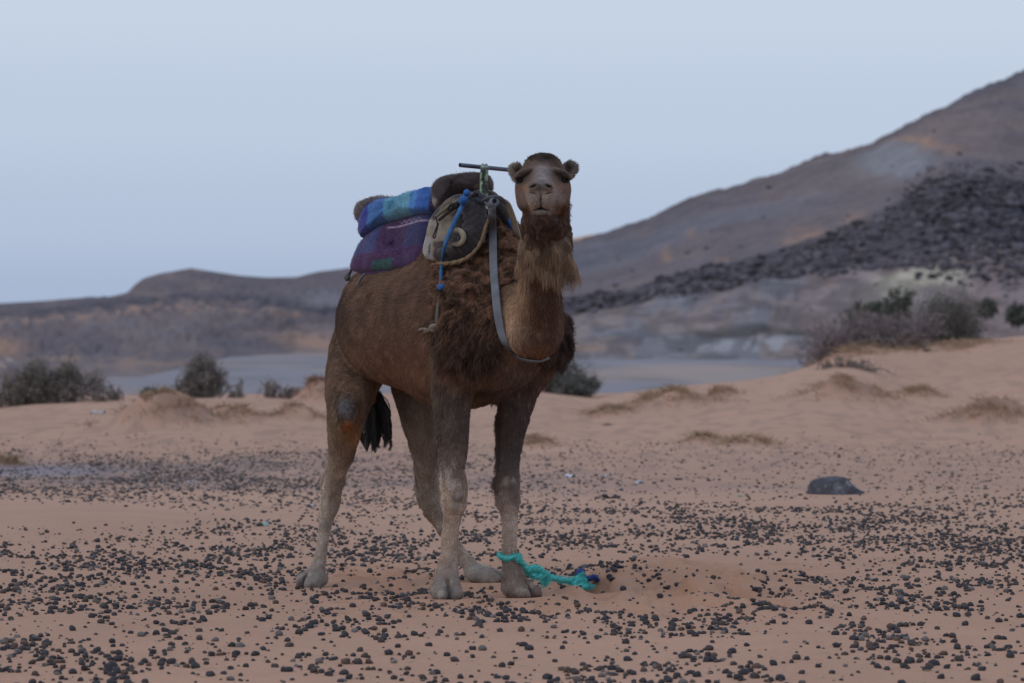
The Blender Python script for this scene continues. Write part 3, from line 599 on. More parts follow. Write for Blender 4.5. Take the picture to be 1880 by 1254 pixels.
def grow(p, n, L, lift, k=4, wild=.35, wf=30, curl=0., droop=0., r=.001, cols=None, seed=0, jit=.25):
    f = flow(p); f = f - n * (f * n).sum(1)[:, None]; f /= np.linalg.norm(f, axis=1)[:, None] + 1e-9
    d = f * (1 - lift) + n * lift + vecn(p, wf, seed) * wild + RNG.normal(0, jit * .4, p.shape); d /= np.linalg.norm(d, axis=1)[:, None]
    L = (L * (1 + RNG.normal(0, .2, len(p)))).clip(.003, None)[:, None]; pts = [p - n * .001]
    g = np.array([0, 0, -1.0]); ph = vnoise(p * 16, seed + 50)[:, None] * 25; sd = np.cross(d, n); sd /= np.linalg.norm(sd, axis=1)[:, None] + 1e-9
    for i in range(1, k):
        t = i / (k - 1); q = p + d * L * t + g * droop * L * t * t
        if curl: q = q + (sd * np.sin(ph + t * 7) + n * np.cos(ph + t * 7)) * curl * min(1, t * 2)
        pts.append(q)
    pts = np.stack(pts, 1); pr = np.linspace(1, .35, k)[None, :] * r * np.ones((len(p), 1)); return pts, pr
def reg(px, py, rx, ry, pw=2): return np.exp(-(((FPX - px) / rx) ** 2 + ((FPY - py) / ry) ** 2) ** (pw / 2))
Yf = FC[:, 1]
# --- wool mask: hump, shoulder, far shoulder
wool = np.clip(reg(880, 540, 84, 140, 6) + reg(930, 470, 50, 70, 4) + reg(1012, 620, 34, 52, 6) * (Yf > 13.95), 0, 1) * (Yf > 13.88 - .25 * (FPX < 915))
wool *= sst(672, 640, FPY) * 1.0; wool *= sst(788, 834, FPX + 14 * (fbm(FC * 12, 2, 466) - .5))
wool *= 1 - reg(948, 600, 28, 84, 4) * .95; wool *= 1 - .9 * sst(600, 650, FPY) * sst(885, 915, FPX) * (FPX < 960)
neckhair = reg(1000, 430, 70, 46, 6) * (Yf < 13.8)
muzz = reg(993, 362, 30, 34, 4) * (Yf < 13.28)
eyes = reg(955, 331, 9, 8, 4) * (Yf < 13.36) + reg(1036, 331, 9, 8, 4) * (Yf < 13.36)
bare = reg(636, 752, 15, 24, 4) * (Yf < 14.9) + reg(637, 780, 10, 9, 4) * (Yf < 14.9) + reg(841, 908, 9, 10, 4) * (Yf < 14.1) + reg(835, 931, 9, 7, 4) * (Yf < 14.1)
ears = (reg(943, 312, 12, 20, 4) + reg(1052, 307, 12, 20, 4)) * (Yf > 13.42)
# short coat
w = (1 - np.clip(wool * .8 + neckhair * .8 + bare + eyes + ears * .7, 0, 1)) * (1 - .35 * sst(840, 900, FPY)) * (1 + 2.2 * (FPY < 410) * (Yf < 13.7)) * (1 - .8 * np.clip(muzz, 0, 1))
p, n, c = sample(270000, w); px, py = pix(p)
L = .014 + .010 * sst(600, 520, py) + .0 * px; L = L * (1 - .62 * sst(830, 900, py)) * (1 - .55 * sst(1030, 1060, py)); headm = sst(410, 396, py) * (p[:, 1] < 13.75); L = L * (1 - headm) + headm * (.006 + .007 * sst(315, 290, py))
pts, pr = grow(p, n, L, .22, 3, .30, 26, 0, .1, .0011, seed=400)
nk_ = np.exp(-(((px - 942) / 26) ** 2 + ((py - 575) / 75) ** 2)) * (p[:, 1] < 14.15); c = c * (1.24 + .5 * sst(800, 900, py) - .3 * sst(1030, 1070, py) + .5 * nk_ + .25 * headm)[:, None]
c = c * (RNG.normal(1.0, .20, len(c)).clip(.5, 1.7) * (.75 + .6 * vnoise(p * (22, 22, 12), 430)))[:, None]
curves('coat', pts, pr, c, M_hair, camel)
# wool
p, n, c = sample(120000, wool); px, py = pix(p)
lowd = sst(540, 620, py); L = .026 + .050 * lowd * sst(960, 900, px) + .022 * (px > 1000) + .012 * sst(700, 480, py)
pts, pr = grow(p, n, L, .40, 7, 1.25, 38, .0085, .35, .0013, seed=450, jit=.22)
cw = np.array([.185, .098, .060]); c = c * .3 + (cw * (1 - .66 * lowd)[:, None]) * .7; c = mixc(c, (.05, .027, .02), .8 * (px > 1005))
t = sst(.22, .78, vnoise(p * 52, 455)); c = c * (.38 + 1.35 * t)[:, None] * RNG.normal(1, .18, (len(c), 1)).clip(.5, 1.6)
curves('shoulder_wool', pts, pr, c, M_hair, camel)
# neck ruff and beard
wn_ = neckhair * sst(392, 402, FPY) * sst(500, 482, FPY)
p, n, c = sample(30000, wn_); px, py = pix(p); up = sst(462, 412, py + 26 * (vnoise(p * 26, 474) - .5))
L = .042 + .062 * (1 - up) * (.75 + .5 * sst(975, 1020, px)); nf = n.copy()
d = nf * (.34 - .14 * up)[:, None] + np.array([.06, -.05, -1.0]) + vecn(p, 30, 470) * (.55 + 1.1 * up)[:, None]; d /= np.linalg.norm(d, axis=1)[:, None]; L = L[:, None] * RNG.normal(1, .16, (len(p), 1)).clip(.5, 1.5) * (.55 + .9 * vnoise(p * 42, 472))[:, None]
sgn = np.sin(vnoise(p * 20, 480) * 20)[:, None]; k = 6
pts = np.stack([p + d * L * (i / 5) + n * ((.004 + .010 * (1 - up)) + .016 * sst(985, 1015, px) * (1 - .6 * up))[:, None] * math.sin(i / 5 * 2.6) + np.array([1.0, 0, 0]) * .006 * sgn * math.sin(i / 5 * 4) - n * .010 * (i / 5) ** 2 for i in range(k)], 1)
c = mixc(np.tile(np.array([.245, .158, .098]), (len(p), 1)), (.095, .054, .038), up) * (.55 + .85 * vnoise(p * 50, 490))[:, None] * RNG.normal(1, .15, (len(p), 1)).clip(.5, 1.5)
curves('beard', pts, np.linspace(1, .4, k)[None] * .0011 * np.ones((len(p), 1)), c, M_hair, camel)
# fringes: behind the forelegs, along the right jaw, spine, crown, ear rims
fr = reg(802, 715, 9, 75, 4) * (Yf < 14.3) + .8 * reg(913, 790, 8, 60, 4) * (Yf < 14.5) + .3 * reg(908, 880, 8, 20, 4) * (Yf < 14.5) + .6 * reg(1040, 405, 9, 30, 4)
p, n, c = sample(9000, fr); pts, pr = grow(p, n, .024 + 0 * p[:, 0], .42, 4, .9, 32, 0, .2, .0012, seed=500)
curves('leg_fringe', pts, pr, mixc(c, (.20, .15, .11), .45 * (pix(p)[0] < 850)) * RNG.normal(1, .2, (len(c), 1)).clip(.5, 1.6), M_hair, camel)
sp = reg(645, 560, 26, 50, 4) * sst(.1, -.25, VISF * 0 + (FN[:, 1] < .6) - .9) + reg(998, 284, 40, 9, 2) * .5 + ears * .25
p, n, c = sample(7000, sp); px, py = pix(p); pts, pr = grow(p, n, np.where(py < 345, .013, .022), .45, 4, .6, 40, 0, 0, .001, seed=520)
curves('crown_fringe', pts, pr, c * np.where((py < 345) & (np.abs(px - 997) < 40), .6, 1.0)[:, None], M_hair, camel)
# lashes
ls = []
for sg in (-1, 1):
    for i in range(70):
        t = RNG.uniform(-1, 1); a = P(996 + sg * (41 + t * 7), 328 + abs(t) * 2, 13.31)
        ls.append(np.stack([a + np.array([sg * .004 * q, -.012 * q, -.007 * q - .003 * q * q + RNG.normal(0, .002)]) for q in (0, .5, 1)]))
ls = np.array(ls); curves('eyelashes', ls, np.full(ls.shape[:2], .0009), np.full((len(ls), 3), .012), M_black, camel)
# tail tuft
n = 2600; cl = RNG.integers(0, 26, n); ca = RNG.random(26) * 6.28; cr = RNG.random(26) ** .5; cph = RNG.random(26) * 6.28; cL = RNG.uniform(.6, 1.0, 26)
t0 = RNG.random(n) ** .8; root = np.array([P(681 + 2 * a, 700 + 62 * a, 15.29) for a in t0]); k = 7; pts = []
ax = cr[cl] * np.cos(ca[cl]); ay = cr[cl] * np.sin(ca[cl]); L = (.14 + .13 * (1 - t0 * .3)) * cL[cl]
for i in range(k):
    s = i / (k - 1); wv = np.sin(cph[cl] + s * 6.5) * .010 * s
    q = root + np.stack([ax * .085 * math.sin(s * 2.2) + wv * 1.5 + RNG.normal(0, .0022 + .002 * s, n) + .012 * s, ay * .05 * s, -L * s * (1 - .12 * s)], 1); pts.append(q)
curves('tail_tuft', np.stack(pts, 1), np.linspace(1, .4, k)[None] * .0016 * np.ones((n, 1)), np.tile(np.array([.014, .012, .013]), (n, 1)) * RNG.uniform(.6, 1.8, (n, 1)), M_black, camel)
# ================================================================ saddle, blankets, ropes
_cpx, _cpy = pix(CV)
def sY(px, py, off=.0, r=5):
    """depth of the camel's skin nearest the viewer at this direction, minus off"""
    m = (np.abs(_cpx - px) < r) & (np.abs(_cpy - py) < r)
    return (CV[m, 1].min() if m.any() else 14.3) - off
def puff(mb, outline, Yf, T, paint, rings=36, n=180, nrm=(-.45, -.85, .25), amp=.006, fr=18, seed=0, p=3.0, wr=0, cen=None):
    """closed padded shape: outline in photo pixels carried to depth Yf(px, py), half thickness T, soft rounded edge"""
    o = np.array(outline, float); o = spline(np.vstack([o, o[:1]]), 8)[:-1]; L = np.concatenate([[0], np.cumsum(np.linalg.norm(np.diff(np.vstack([o, o[:1]]), axis=0), axis=1))])
    t = np.linspace(0, L[-1], n, endpoint=False); oo = np.vstack([o, o[:1]]); q = np.stack([np.interp(t, L, oo[:, 0]), np.interp(t, L, oo[:, 1])], 1)
    c = q.mean(0) if cen is None else np.array(cen, float); nrm = np.array(nrm, float); nrm /= np.linalg.norm(nrm); V = []; C = []
    ss = np.concatenate([np.sin(np.linspace(0, np.pi / 2, rings)), np.sin(np.linspace(np.pi / 2, 0, rings))[1:]])
    for i, s in enumerate(ss):
        side = 1 if i < rings else -1; qq = c + (q - c) * max(s, .004); h = T * (1 - s ** p) ** .5 * side
        v = np.stack([P(a, b, Yf(a, b)) for a, b in qq]) + nrm * h
        if paint is not None: C.append(paint(qq[:, 0], qq[:, 1], v))
        V.append(v)
    V = np.array(V); m = len(V); f = []
    for i in range(m - 1):
        for j in range(n):
            k = (j + 1) % n; f.append((i*n+j, (i+1)*n+j, (i+1)*n+k, i*n+k))
    f.append(tuple(range(n))); f.append(tuple((m-1)*n + j for j in range(n))[::-1]); V = V.reshape(-1, 3)
    V = V + nrm * (amp * 2 * (fbm(V * fr, 3, 600 + seed) - .5))[:, None]
    if wr: V = V + nrm * (wr * np.abs(np.sin(12 * fbm(V * (fr * .35), 2, 640 + seed)))[:, None])
    mb.add(V, f, np.concatenate(C))
def tint(v, c_, k=.3): return np.array(c_) * (1 - k + 2 * k * fbm(v * (30, 30, 8), 3, 29))[:, None]
def flat(c, a=.2, f=60): return lambda x, y, v: np.array(c) * (1 - a + 2 * a * fbm(v * f, 3, 9))[:, None]
M_cloth = mat('woven_cloth', attr=True, rough=.95, spec=.1, noise=((60, .10), (500, .16)), bump=((420, .6, .0015), (60, .4, .004)), sheen=.25)
M_web = mat('strap_webbing', attr=True, rough=.75, spec=.3, noise=((25, .12),), bump=((300, .4, .001),))
M_rope = mat('rope_fibre', attr=True, rough=.85, spec=.2, noise=((120, .18),), bump=((500, .8, .002),))
M_metal = mat('painted_metal', (.10, .11, .15), rough=.35, spec=.6, noise=((40, .3),))
M_metal.node_tree.nodes['Principled BSDF'].inputs['Metallic'].default_value = .6
def pp(pts, n=8):
    """smooth path through (px, py, Y, radius px) -> world centres and radii"""
    s = spline(pts, n); return np.array([P(a, b, c) for a, b, c in s[:, :3]]), s[:, 3] / F * s[:, 2]
def ball(mb, px, py, Y, r, c, amp=.12, s=1.0):
    bm = bmesh.new(); bmesh.ops.create_icosphere(bm, subdivisions=3, radius=1); v = np.array([x.co[:] for x in bm.verts]); f = [[q.index for q in g.verts] for g in bm.faces]; bm.free()
    v = v * (1 + amp * 2 * (fbm(v * 2.2 + px, 3, int(px)) - .5))[:, None] * (1 + amp * .6 * np.sin(v[:, :1] * 9 + v[:, 2:] * 9)); mb.add(P(px, py, Y) + v * np.array([1, 1, s]) * r / F * Y, f, c)

def cfuzz(name, mb, t, n, L=.008):
    """nap: short loose fibres standing off a cloth"""
    V = np.concatenate(mb.v); C = np.concatenate(mb.c); i = RNG.integers(0, len(V), n); d = RNG.normal(0, 1, (n, 3)); d /= np.linalg.norm(d, axis=1)[:, None]; a = V[i] + RNG.normal(0, .0015, (n, 3)); b = a + d * L * RNG.uniform(.4, 1, (n, 1))
    curves(name, np.stack([a, (a + b) / 2 + RNG.normal(0, .001, (n, 3)), b], 1), np.full((n, 3), .0005), C[i] * RNG.uniform(.8, 1.5, (n, 1)), M_hair, t)
# plaid blanket, folded over the rump side of the saddle
def plaid(x, y, v):
    u = (x - 645 - (y - 400) * -.32) / 130; w = (y - 400 + (x - 720) * .16) / 100; u = u - .12
    C = np.tile(np.array([.060, .028, .085]), (len(x), 1)); B = np.array([.038, .070, .20]); G = np.array([.025, .095, .080])
    def bandm(t, a, b): return sst(a - .012, a + .012, t) * sst(b + .012, b - .012, t)
    C = mixc(C, B, bandm(u, .08, .20) * .8 * bandm(w, -.2, .62)); C = mixc(C, B * 1.0, bandm(u, .23, .44) * .65 * bandm(w, -.2, .62)); C = mixc(C, (.045, .05, .13), bandm(u, .80, 1.1) * .8 * bandm(w, -.2, .62))
    C = mixc(C, (.085, .045, .16), np.maximum(bandm(u, .215, .235), bandm(u, .445, .46)) * .7)
    C = mixc(C, (.075, .045, .14), bandm(w, .62, .66) * .7); C = mixc(C, (.07, .022, .075), bandm(w, .66, .78) * .8); C = mixc(C, (.06, .05, .14), bandm(w, .70, .72) * .5)
    C = mixc(C, G, bandm(w, .80, 1.02) * (bandm(u, -.3, .06) + bandm(u, .46, .74)) * .85); C = mixc(C, (.085, .028, .10), bandm(w, .80, 1.05) * bandm(u, .1, .42) * .6)
    ln = np.exp(-(((y - (421 - (x - 720) * .13 + 3.5 * np.sin(x * .045))) / 1.4) ** 2)) * sst(716, 726, x) * sst(800, 790, x); C = mixc(C, (.46, .36, .48), ln * .85)
    zz = (np.abs(y - (413 - (x - 750) * .20) - 2.5 * np.sin(x * .7)) < 1.1) * sst(740, 750, x) * sst(786, 780, x); C = mixc(C, (.40, .30, .42), zz * .7)
    return C * (.8 + .4 * fbm(v * 45, 3, 12))[:, None] * (1 + .10 * np.sin(v[:, :1] * 900)) 
yb_ = lambda a, b: 14.42 + (798 - a) * .00235 - (b - 440) * .0009
t = empty('plaid_blanket', P(715, 455, 14.5), 'folded purple and blue plaid wool blanket hanging over the camel\'s flank', 'blanket', None)
mb = MB(); puff(mb, [(648, 497), (645, 489), (654, 464), (666, 442), (688, 425), (730, 406), (778, 394), (797, 394), (798, 404), (791, 440), (781, 478), (772, 491), (745, 496), (700, 499), (665, 501)], yb_, .050, plaid, seed=1, p=6, amp=.011, fr=9, wr=.006, rings=56, n=240); o = mb.build('upper_fold', M_cloth, t); cfuzz('wool_nap', mb, t, 9000)
mb = MB(); puff(mb, [(660, 499), (700, 494), (768, 486), (773, 491), (764, 500), (735, 504), (700, 508), (672, 510), (662, 506)], lambda a, b: yb_(a, b) + .03, .040, lambda x, y, v: plaid(x, y - 22, v) * .8, seed=2, p=5, amp=.003, fr=12); mb.build('lower_fold', M_cloth, t)
# blue striped blanket
def stripes(x, y, v):
    u = x + (y - 400) * .10 + .5 * np.sin(y * .2); C = np.tile(np.array([.035, .045, .24]), (len(x), 1))
    for x0, c in ((690, (.045, .14, .36)), (720, (.11, .30, .42)), (743, (.13, .32, .42)), (764, (.06, .20, .45)), (776, (.045, .13, .40)), (796, (.06, .025, .07))): C = mixc(C, c, sst(x0 - 1.2, x0 + 1.2, u))
    C = mixc(C, (.02, .03, .10), sst(668, 663, x)); C = mixc(C, (.035, .03, .17), np.exp(-(((x - 690) / 16) ** 2 + ((y - 377) / 6) ** 2)) * .8); return C * (.8 + .4 * fbm(v * 40, 3, 14))[:, None]
t = empty('striped_blanket', P(730, 395, 14.5), 'folded blanket in bright blue and turquoise stripes on top of the plaid one', 'blanket')
mb = MB(); puff(mb, [(666, 437), (662, 426), (665, 400), (677, 381), (698, 371), (728, 368), (750, 362), (766, 354), (786, 350), (789, 358), (800, 346), (803, 372), (798, 392), (770, 397), (730, 407), (700, 418), (681, 431)], lambda a, b: yb_(a, b) - .015, .085, stripes, seed=3, p=3.5, amp=.012, fr=16, wr=.014, rings=50, n=240); o = mb.build('folded_cloth', M_cloth, t); cfuzz('wool_nap', mb, t, 7000)
# grey rolled blanket behind
t = empty('grey_blanket', P(700, 390, 14.75), 'rolled grey fleece blanket at the rear end of the load behind the blue stripes', 'blanket')
mb = MB(); puff(mb, [(664, 413), (656, 404), (655, 392), (662, 378), (674, 371), (690, 365), (714, 363), (738, 370), (730, 395), (690, 415)], lambda a, b: 14.72 - (a - 700) * .001, .10, flat((.12, .10, .10)), seed=4, p=2.5, amp=.008, fr=22); o = mb.build('rolled_cloth', M_cloth, t); cfuzz('wool_nap', mb, t, 5000, .012)
t = empty('brown_blanket', P(845, 345, 14.32), 'thick dark brown felt blanket draped on top of the saddle below the handlebar', 'blanket')
def felt(x, y, v):
    C = np.tile(np.array([.060, .047, .050]), (len(x), 1)); C = mixc(C, (.30, .27, .24), np.exp(-(((x - 808) / 8) ** 2 + ((y - 377) / 7) ** 2) ** 2)); return C * (.75 + .5 * fbm(v * 50, 3, 15))[:, None]
mb = MB(); puff(mb, [(806, 386), (800, 378), (797, 358), (803, 342), (814, 332), (834, 326), (862, 324), (892, 320), (901, 327), (903, 342), (893, 352), (862, 352), (842, 356), (828, 368), (816, 382)], lambda a, b: 14.27 - (a - 850) * .0012, .085, felt, seed=5, p=4, amp=.012, fr=9, wr=.012, cen=(846, 345)); o = mb.build('draped_felt', M_cloth, t); cfuzz('wool_nap', mb, t, 6000, .010)

# the saddle itself: padded frame with post and handlebar
sad = empty('saddle', P(860, 440, 14.3), 'padded camel saddle with grey quilted roll, straw rim and a steel handlebar on a post', 'saddle')
def padc(x, y, v):
    w_ = (fbm(v * 30, 2, 18) - .5) * 10; X, Y_ = x + w_, y + w_ * .6
    C = np.tile(np.array([.26, .225, .175]), (len(x), 1))
    C = mixc(C, (.12, .082, .06), sst(398, 392, Y_ - (x - 815) * .3) * sst(808, 812, X)); C = mixc(C, (.035, .03, .03), sst(814, 808, X + (Y_ - 400) * .5) * sst(412, 404, Y_)); C = mixc(C, (.03, .028, .03), sst(372, 364, Y_))  # near-black areas paint the shaded gap between pad and blankets
    C = mixc(C, (.34, .32, .31), sst(803, 799, X) * sst(436, 440, Y_)); C = mixc(C, (.075, .06, .055), sst(802, 806, X) * sst(446, 450, Y_))
    C = mixc(C, (.055, .048, .052), sst(840, 846, X + (Y_ - 420) * .2)); C = mixc(C, (.03, .028, .03), (np.abs(x - 797 + (y - 460) * .25) < 1.2) * sst(448, 456, y) * sst(474, 468, y)); return C * (.65 + .7 * fbm(v * 34, 3, 17))[:, None]
mb = MB(); puff(mb, [(783, 476), (778, 462), (786, 430), (794, 402), (815, 374), (842, 358), (864, 366), (868, 415), (856, 452), (838, 474), (808, 481)], lambda a, b: 14.21 + (830 - a) * .0018, .055, padc, seed=6, p=4, amp=.010, fr=13, wr=.004); mb.build('inner_pad', M_cloth, sad)
def quilt(mb, pts, color, amp=.10, seg=20, sc=1.0):
    s = spline(pts, 10); c = np.array([P(a, b, d) for a, b, d in s[:, :3]]); r = s[:, 3] / F * s[:, 2]; n0 = mb.n; tube(mb, c, r, seg, color, .75)
    v = mb.v[-1]; rr = np.repeat(r, seg); cc = np.repeat(c, seg, axis=0); q = np.abs(np.sin(v[:, 0] * 95 * sc + v[:, 2] * 70 * sc)) * np.abs(np.sin(v[:, 2] * 95 * sc - v[:, 0] * 70 * sc)); nz = fbm(v * 35, 3, 21)
    d = (v - cc) / rr[:, None]; mb.v[-1] = v + d * (rr * (amp * q + .35 * (nz - .5)))[:, None]; mb.c[-1] = mb.c[-1] * (.55 + .5 * q + .4 * (nz - .3))[:, None]
mb = MB(); quilt(mb, [(862, 360, 14.2, 12), (868, 378, 14.09, 21), (873, 402, 14.07, 22), (870, 428, 14.06, 22), (858, 447, 14.06, 20), (840, 460, 14.08, 17), (822, 465, 14.10, 14), (808, 466, 14.12, 11)], (.062, .053, .057), .2); mb.build('quilted_roll', M_cloth, sad)
mb = MB(); quilt(mb, [(908, 366, 14.2, 9), (920, 382, 14.2, 13), (932, 405, 14.24, 13), (942, 430, 14.3, 9)], (.045, .04, .045), .14); mb.build('front_pad', M_cloth, sad)
mb = MB(); c, r = pp([(897, 402, 14.02, 2.6), (891, 418, 14.0, 3.2), (885, 438, 13.99, 3.4), (876, 456, 13.98, 3.6), (860, 472, 13.99, 4.2), (841, 481, 14.01, 5), (820, 484, 14.05, 4.6), (802, 484, 14.10, 3)]); r = r * .85; tube(mb, c, r, 12, (.20, .135, .08), lobes=3, lob=.25, twist=150); mb.c[-1] = tint(mb.v[-1], (.19, .13, .08), .5); mb.build('straw_rim', M_rope, sad)
mb = MB(); c, r = pp([(826, 446, 14.03, 6), (824, 436, 14.02, 7), (831, 426, 14.01, 7), (842, 423, 14.0, 6.5), (850, 430, 13.99, 6.5), (850, 441, 13.99, 6), (842, 448, 14.0, 6), (832, 447, 14.02, 5)]); r = r * .8; tube(mb, c, r, 12, (.25, .215, .16)); mb.c[-1] = tint(mb.v[-1], (.25, .215, .16), .5); mb.build('cloth_curl', M_cloth, sad)
mb = MB(); c, r = pp([(840, 430, 13.99, 1.6), (834, 434, 13.98, 2), (837, 438, 13.98, 2.2), (831, 444, 13.99, 1.8)]); tube(mb, c, r, 8, (.05, .05, .06)); mb.build('knotted_cord', M_rope, sad)
mb = MB()
for k, (a, b) in enumerate((((848, 364), (800, 398)), ((852, 370), (806, 404)))):
    c, r = pp([(a[0], a[1], 14.12, 3.2), ((a[0] + b[0]) / 2, (a[1] + b[1]) / 2 - 2, 14.10, 3.4), (b[0], b[1], 14.16, 3)]); tube(mb, c, r, 8, (.16, .15, .09) if k == 0 else (.045, .038, .036))
mb.build('frame_bar', M_web, sad)
mb = MB(); c, r = pp([(846, 388, 14.07, 2.5), (838, 402, 14.06, 2.8), (829, 418, 14.06, 2.8), (826, 424, 14.06, 2.4)]); tube(mb, c, r, 10, (.33, .30, .24), lobes=3, lob=.2, twist=200); mb.build('braided_cord', M_rope, sad)
mb = MB()
for k in range(9):   # dark lashings round the frame
    a = RNG.uniform(0, 1, 4); x0, y0 = 800 + 85 * a[0], 394 - 38 * a[0] + 8 * a[1] - 4
    c, r = pp([(x0 - 8, y0 + 4 + 4 * a[2], 14.10, 1.6), (x0 - 2, y0 - 3, 14.06, 2.0), (x0 + 5, y0 - 4 * a[3], 14.06, 2.0), (x0 + 10, y0 + 4, 14.11, 1.6)]); tube(mb, c, r, 8, (.035, .033, .038))
for pts in ([(800, 398, 14.08, 1.8), (803, 412, 14.07, 1.6), (797, 428, 14.07, 1.4), (795, 434, 14.07, 1.4), (798, 437, 14.07, 1.4), (800, 430, 14.07, 1.4), (805, 410, 14.08, 1.4)],
            [(866, 360, 14.08, 4), (878, 368, 14.05, 5), (892, 372, 14.04, 5), (903, 374, 14.04, 4)], [(872, 352, 14.1, 4), (884, 362, 14.06, 6), (898, 366, 14.05, 6), (912, 364, 14.08, 4)],
            [(893, 372, 14.03, 3), (903, 388, 14.02, 3.2), (912, 402, 14.03, 3)], [(856, 356, 14.1, 4), (866, 366, 14.06, 5), (874, 378, 14.05, 4)]):
    c, r = pp(pts); tube(mb, c, r, 8, (.04, .042, .052))
mb.build('lashing', M_rope, sad)
mb = MB(); puff(mb, [(872, 355), (866, 366), (880, 374), (900, 372), (914, 362), (908, 352), (888, 348)], lambda a, b: 14.16, .05, flat((.07, .055, .05), .35, 40), rings=12, n=60, seed=9, p=2.2, amp=.01, fr=30); mb.build('pommel', M_cloth, sad)
# post wrapped in green and black camouflage cord
def camo(v): n = fbm(v * (60, 60, 45), 3, 25); C = np.tile(np.array([.16, .19, .13]), (len(v), 1)); C = mixc(C, (.02, .02, .02), sst(.47, .50, n)); C = mixc(C, (.42, .44, .30), sst(.36, .33, n)); C = mixc(C, (.12, .24, .14), sst(.42, .44, fbm(v * 50, 2, 27)) * sst(.50, .48, n) * .6); return C
PT = (14.17, 14.17)
mb = MB()
for dx, x1, r0 in ((-4.2, 886, 4.0), (3.4, 893, 3.4)):
    c, r = pp([(890 + dx * .8, 303, 14.20, r0 * .8), (890 + dx, 312, 14.12, r0), (889 + dx, 335, 14.10, r0), (x1 + dx * .2, 362, 14.08, r0)], 14); tube(mb, c, r, 12); mb.c[-1] = camo(mb.v[-1])
mb.build('post_wrap', M_cloth, sad)
mb = MB(); c, r = pp([(890, 309, 14.22, 5), (889, 335, 14.2, 6), (889, 366, 14.18, 7)]); tube(mb, c, r, 10, (.04, .04, .045)); mb.build('post', M_metal, sad)
mb = MB(); puff(mb, [(886, 309), (880, 318), (871, 334), (868, 345), (880, 350), (897, 350), (903, 343), (901, 334), (896, 322), (891, 312)], lambda a, b: 14.17, .016, flat((.085, .055, .045), .3, 50), rings=10, n=60, nrm=(0, -1, .1), p=3, amp=.003); mb.build('leather_flap', M_web, sad)
a, b = P(844.5, 303, 14.14), P(941, 312.5, 14.38); u = (b - a) / np.linalg.norm(b - a); n_ = 24
mb = MB(); rad = .0105; w1 = np.cross(u, (0, 0, 1)); w1 /= np.linalg.norm(w1); w2 = np.cross(u, w1); an = np.linspace(0, 2 * np.pi, n_, endpoint=False); ring = lambda o, r: o + r * (np.cos(an)[:, None] * w1 + np.sin(an)[:, None] * w2)
mb.add(np.vstack([ring(a + u * .03, .0075), ring(a, .0075), ring(a, rad), ring(b, rad), ring(b, .0075), ring(b - u * .03, .0075)]), [(i*n_+j, i*n_+(j+1)%n_, (i+1)*n_+(j+1)%n_, (i+1)*n_+j) for i in range(5) for j in range(n_)], (.1, .1, .1)); hb = mb.build('handlebar', M_metal, sad, smooth=False)

# straps and ropes
t = empty('chest_strap', P(905, 400, 14.0), 'long grey webbing strap running from the saddle knot down round the camel\'s chest', 'strap')
pts = [(902, 378, 14.0, 5), (903, 395, 13.97, 7), (904, 420, sY(904, 425, .045), 7.4), (905, 450, sY(905, 450, .055), 7.4), (906, 490, sY(906, 490, .055), 7.4), (909, 530, sY(909, 530, .05), 7.4), (913, 570, sY(913, 570, .045), 7.6), (919, 605, sY(919, 605, .03), 8), (928, 632, sY(928, 632, .02), 8), (941, 650, 13.84, 6), (957, 659.5, 13.76, 4), (975, 663, 13.70, 3), (992, 663, 13.70, 2.6), (1008, 657, 13.78, 2.6)]
s = spline(pts, 8); c = np.array([P(*q[:3]) for q in s]); wd = np.zeros_like(c); kk = sst(620, 665, s[:, 1]); wd[:, 0] = 1 - kk * .9; wd[:, 1] = -.25 + 1.1 * kk; wd[:, 2] = -.25 * sst(560, 640, s[:, 1])
mb = MB(); ribbon(mb, c, wd, s[:, 3] / F * s[:, 2] * np.where(s[:, 1] > 640, 2.2, 1), .0022, (.15, .155, .17), 6); mb.c[-1] = tint(mb.v[-1], (.145, .155, .175)); mb.build('webbing', M_web, t)
mb = MB()
c, r = pp([(892, 372, 14.02, 4), (898, 377, 13.97, 6), (906, 379, 13.95, 7), (913, 374, 13.96, 6), (911, 367, 13.97, 5.5), (903, 366, 13.96, 5.5), (900, 373, 13.93, 5.5), (905, 381, 13.93, 5.5), (904, 390, 13.95, 6)]); tube(mb, c, r, 12, (.11, .115, .13), .55); mb.v[-1] = mb.v[-1] + .006 * (fbm(mb.v[-1] * 60, 2, 31) - .5)[:, None]; mb.c[-1] = tint(mb.v[-1], (.10, .105, .12), .5); mb.build('knot', M_web, t)
mb = MB(); c, r = pp([(888, 368, 14.02, 4), (899, 363, 13.98, 5.5), (912, 362, 13.97, 6), (922, 367, 14.02, 5), (928, 374, 14.06, 3)]); tube(mb, c, r, 12, (.12, .125, .14), .5); mb.build('knot_tail', M_web, t)
t = empty('cream_strap', P(935, 380, 14.1), 'cream canvas strap looping from the saddle over the far side of the hump', 'strap')
s = spline([(910, 363, 14.08, 6), (920, 364, 14.06, 6.5), (930, 372, 14.07, 7), (937, 388, 14.10, 7), (944, 408, 14.13, 6.5), (950, 432, 14.17, 6), (953, 452, 14.24, 6)], 8); c = np.array([P(*q[:3]) for q in s])
mb = MB(); ribbon(mb, c, (.92, -.3, -.25), s[:, 3] / F * s[:, 2], .003, (.36, .31, .24), 4); mb.build('webbing', M_web, t)
mb = MB(); c, r = pp([(930, 396, 14.2, 2), (936, 410, 14.2, 3.4), (940, 424, 14.22, 2.6)]); tube(mb, c, r, 8, (.04, .12, .36)); mb.build('blue_binding', M_rope, t)
BL = (.04, .135, .37)
t = empty('blue_rope', P(850, 372, 14.0), 'bright blue cord knotted at the saddle top and hanging down the shoulder', 'rope')
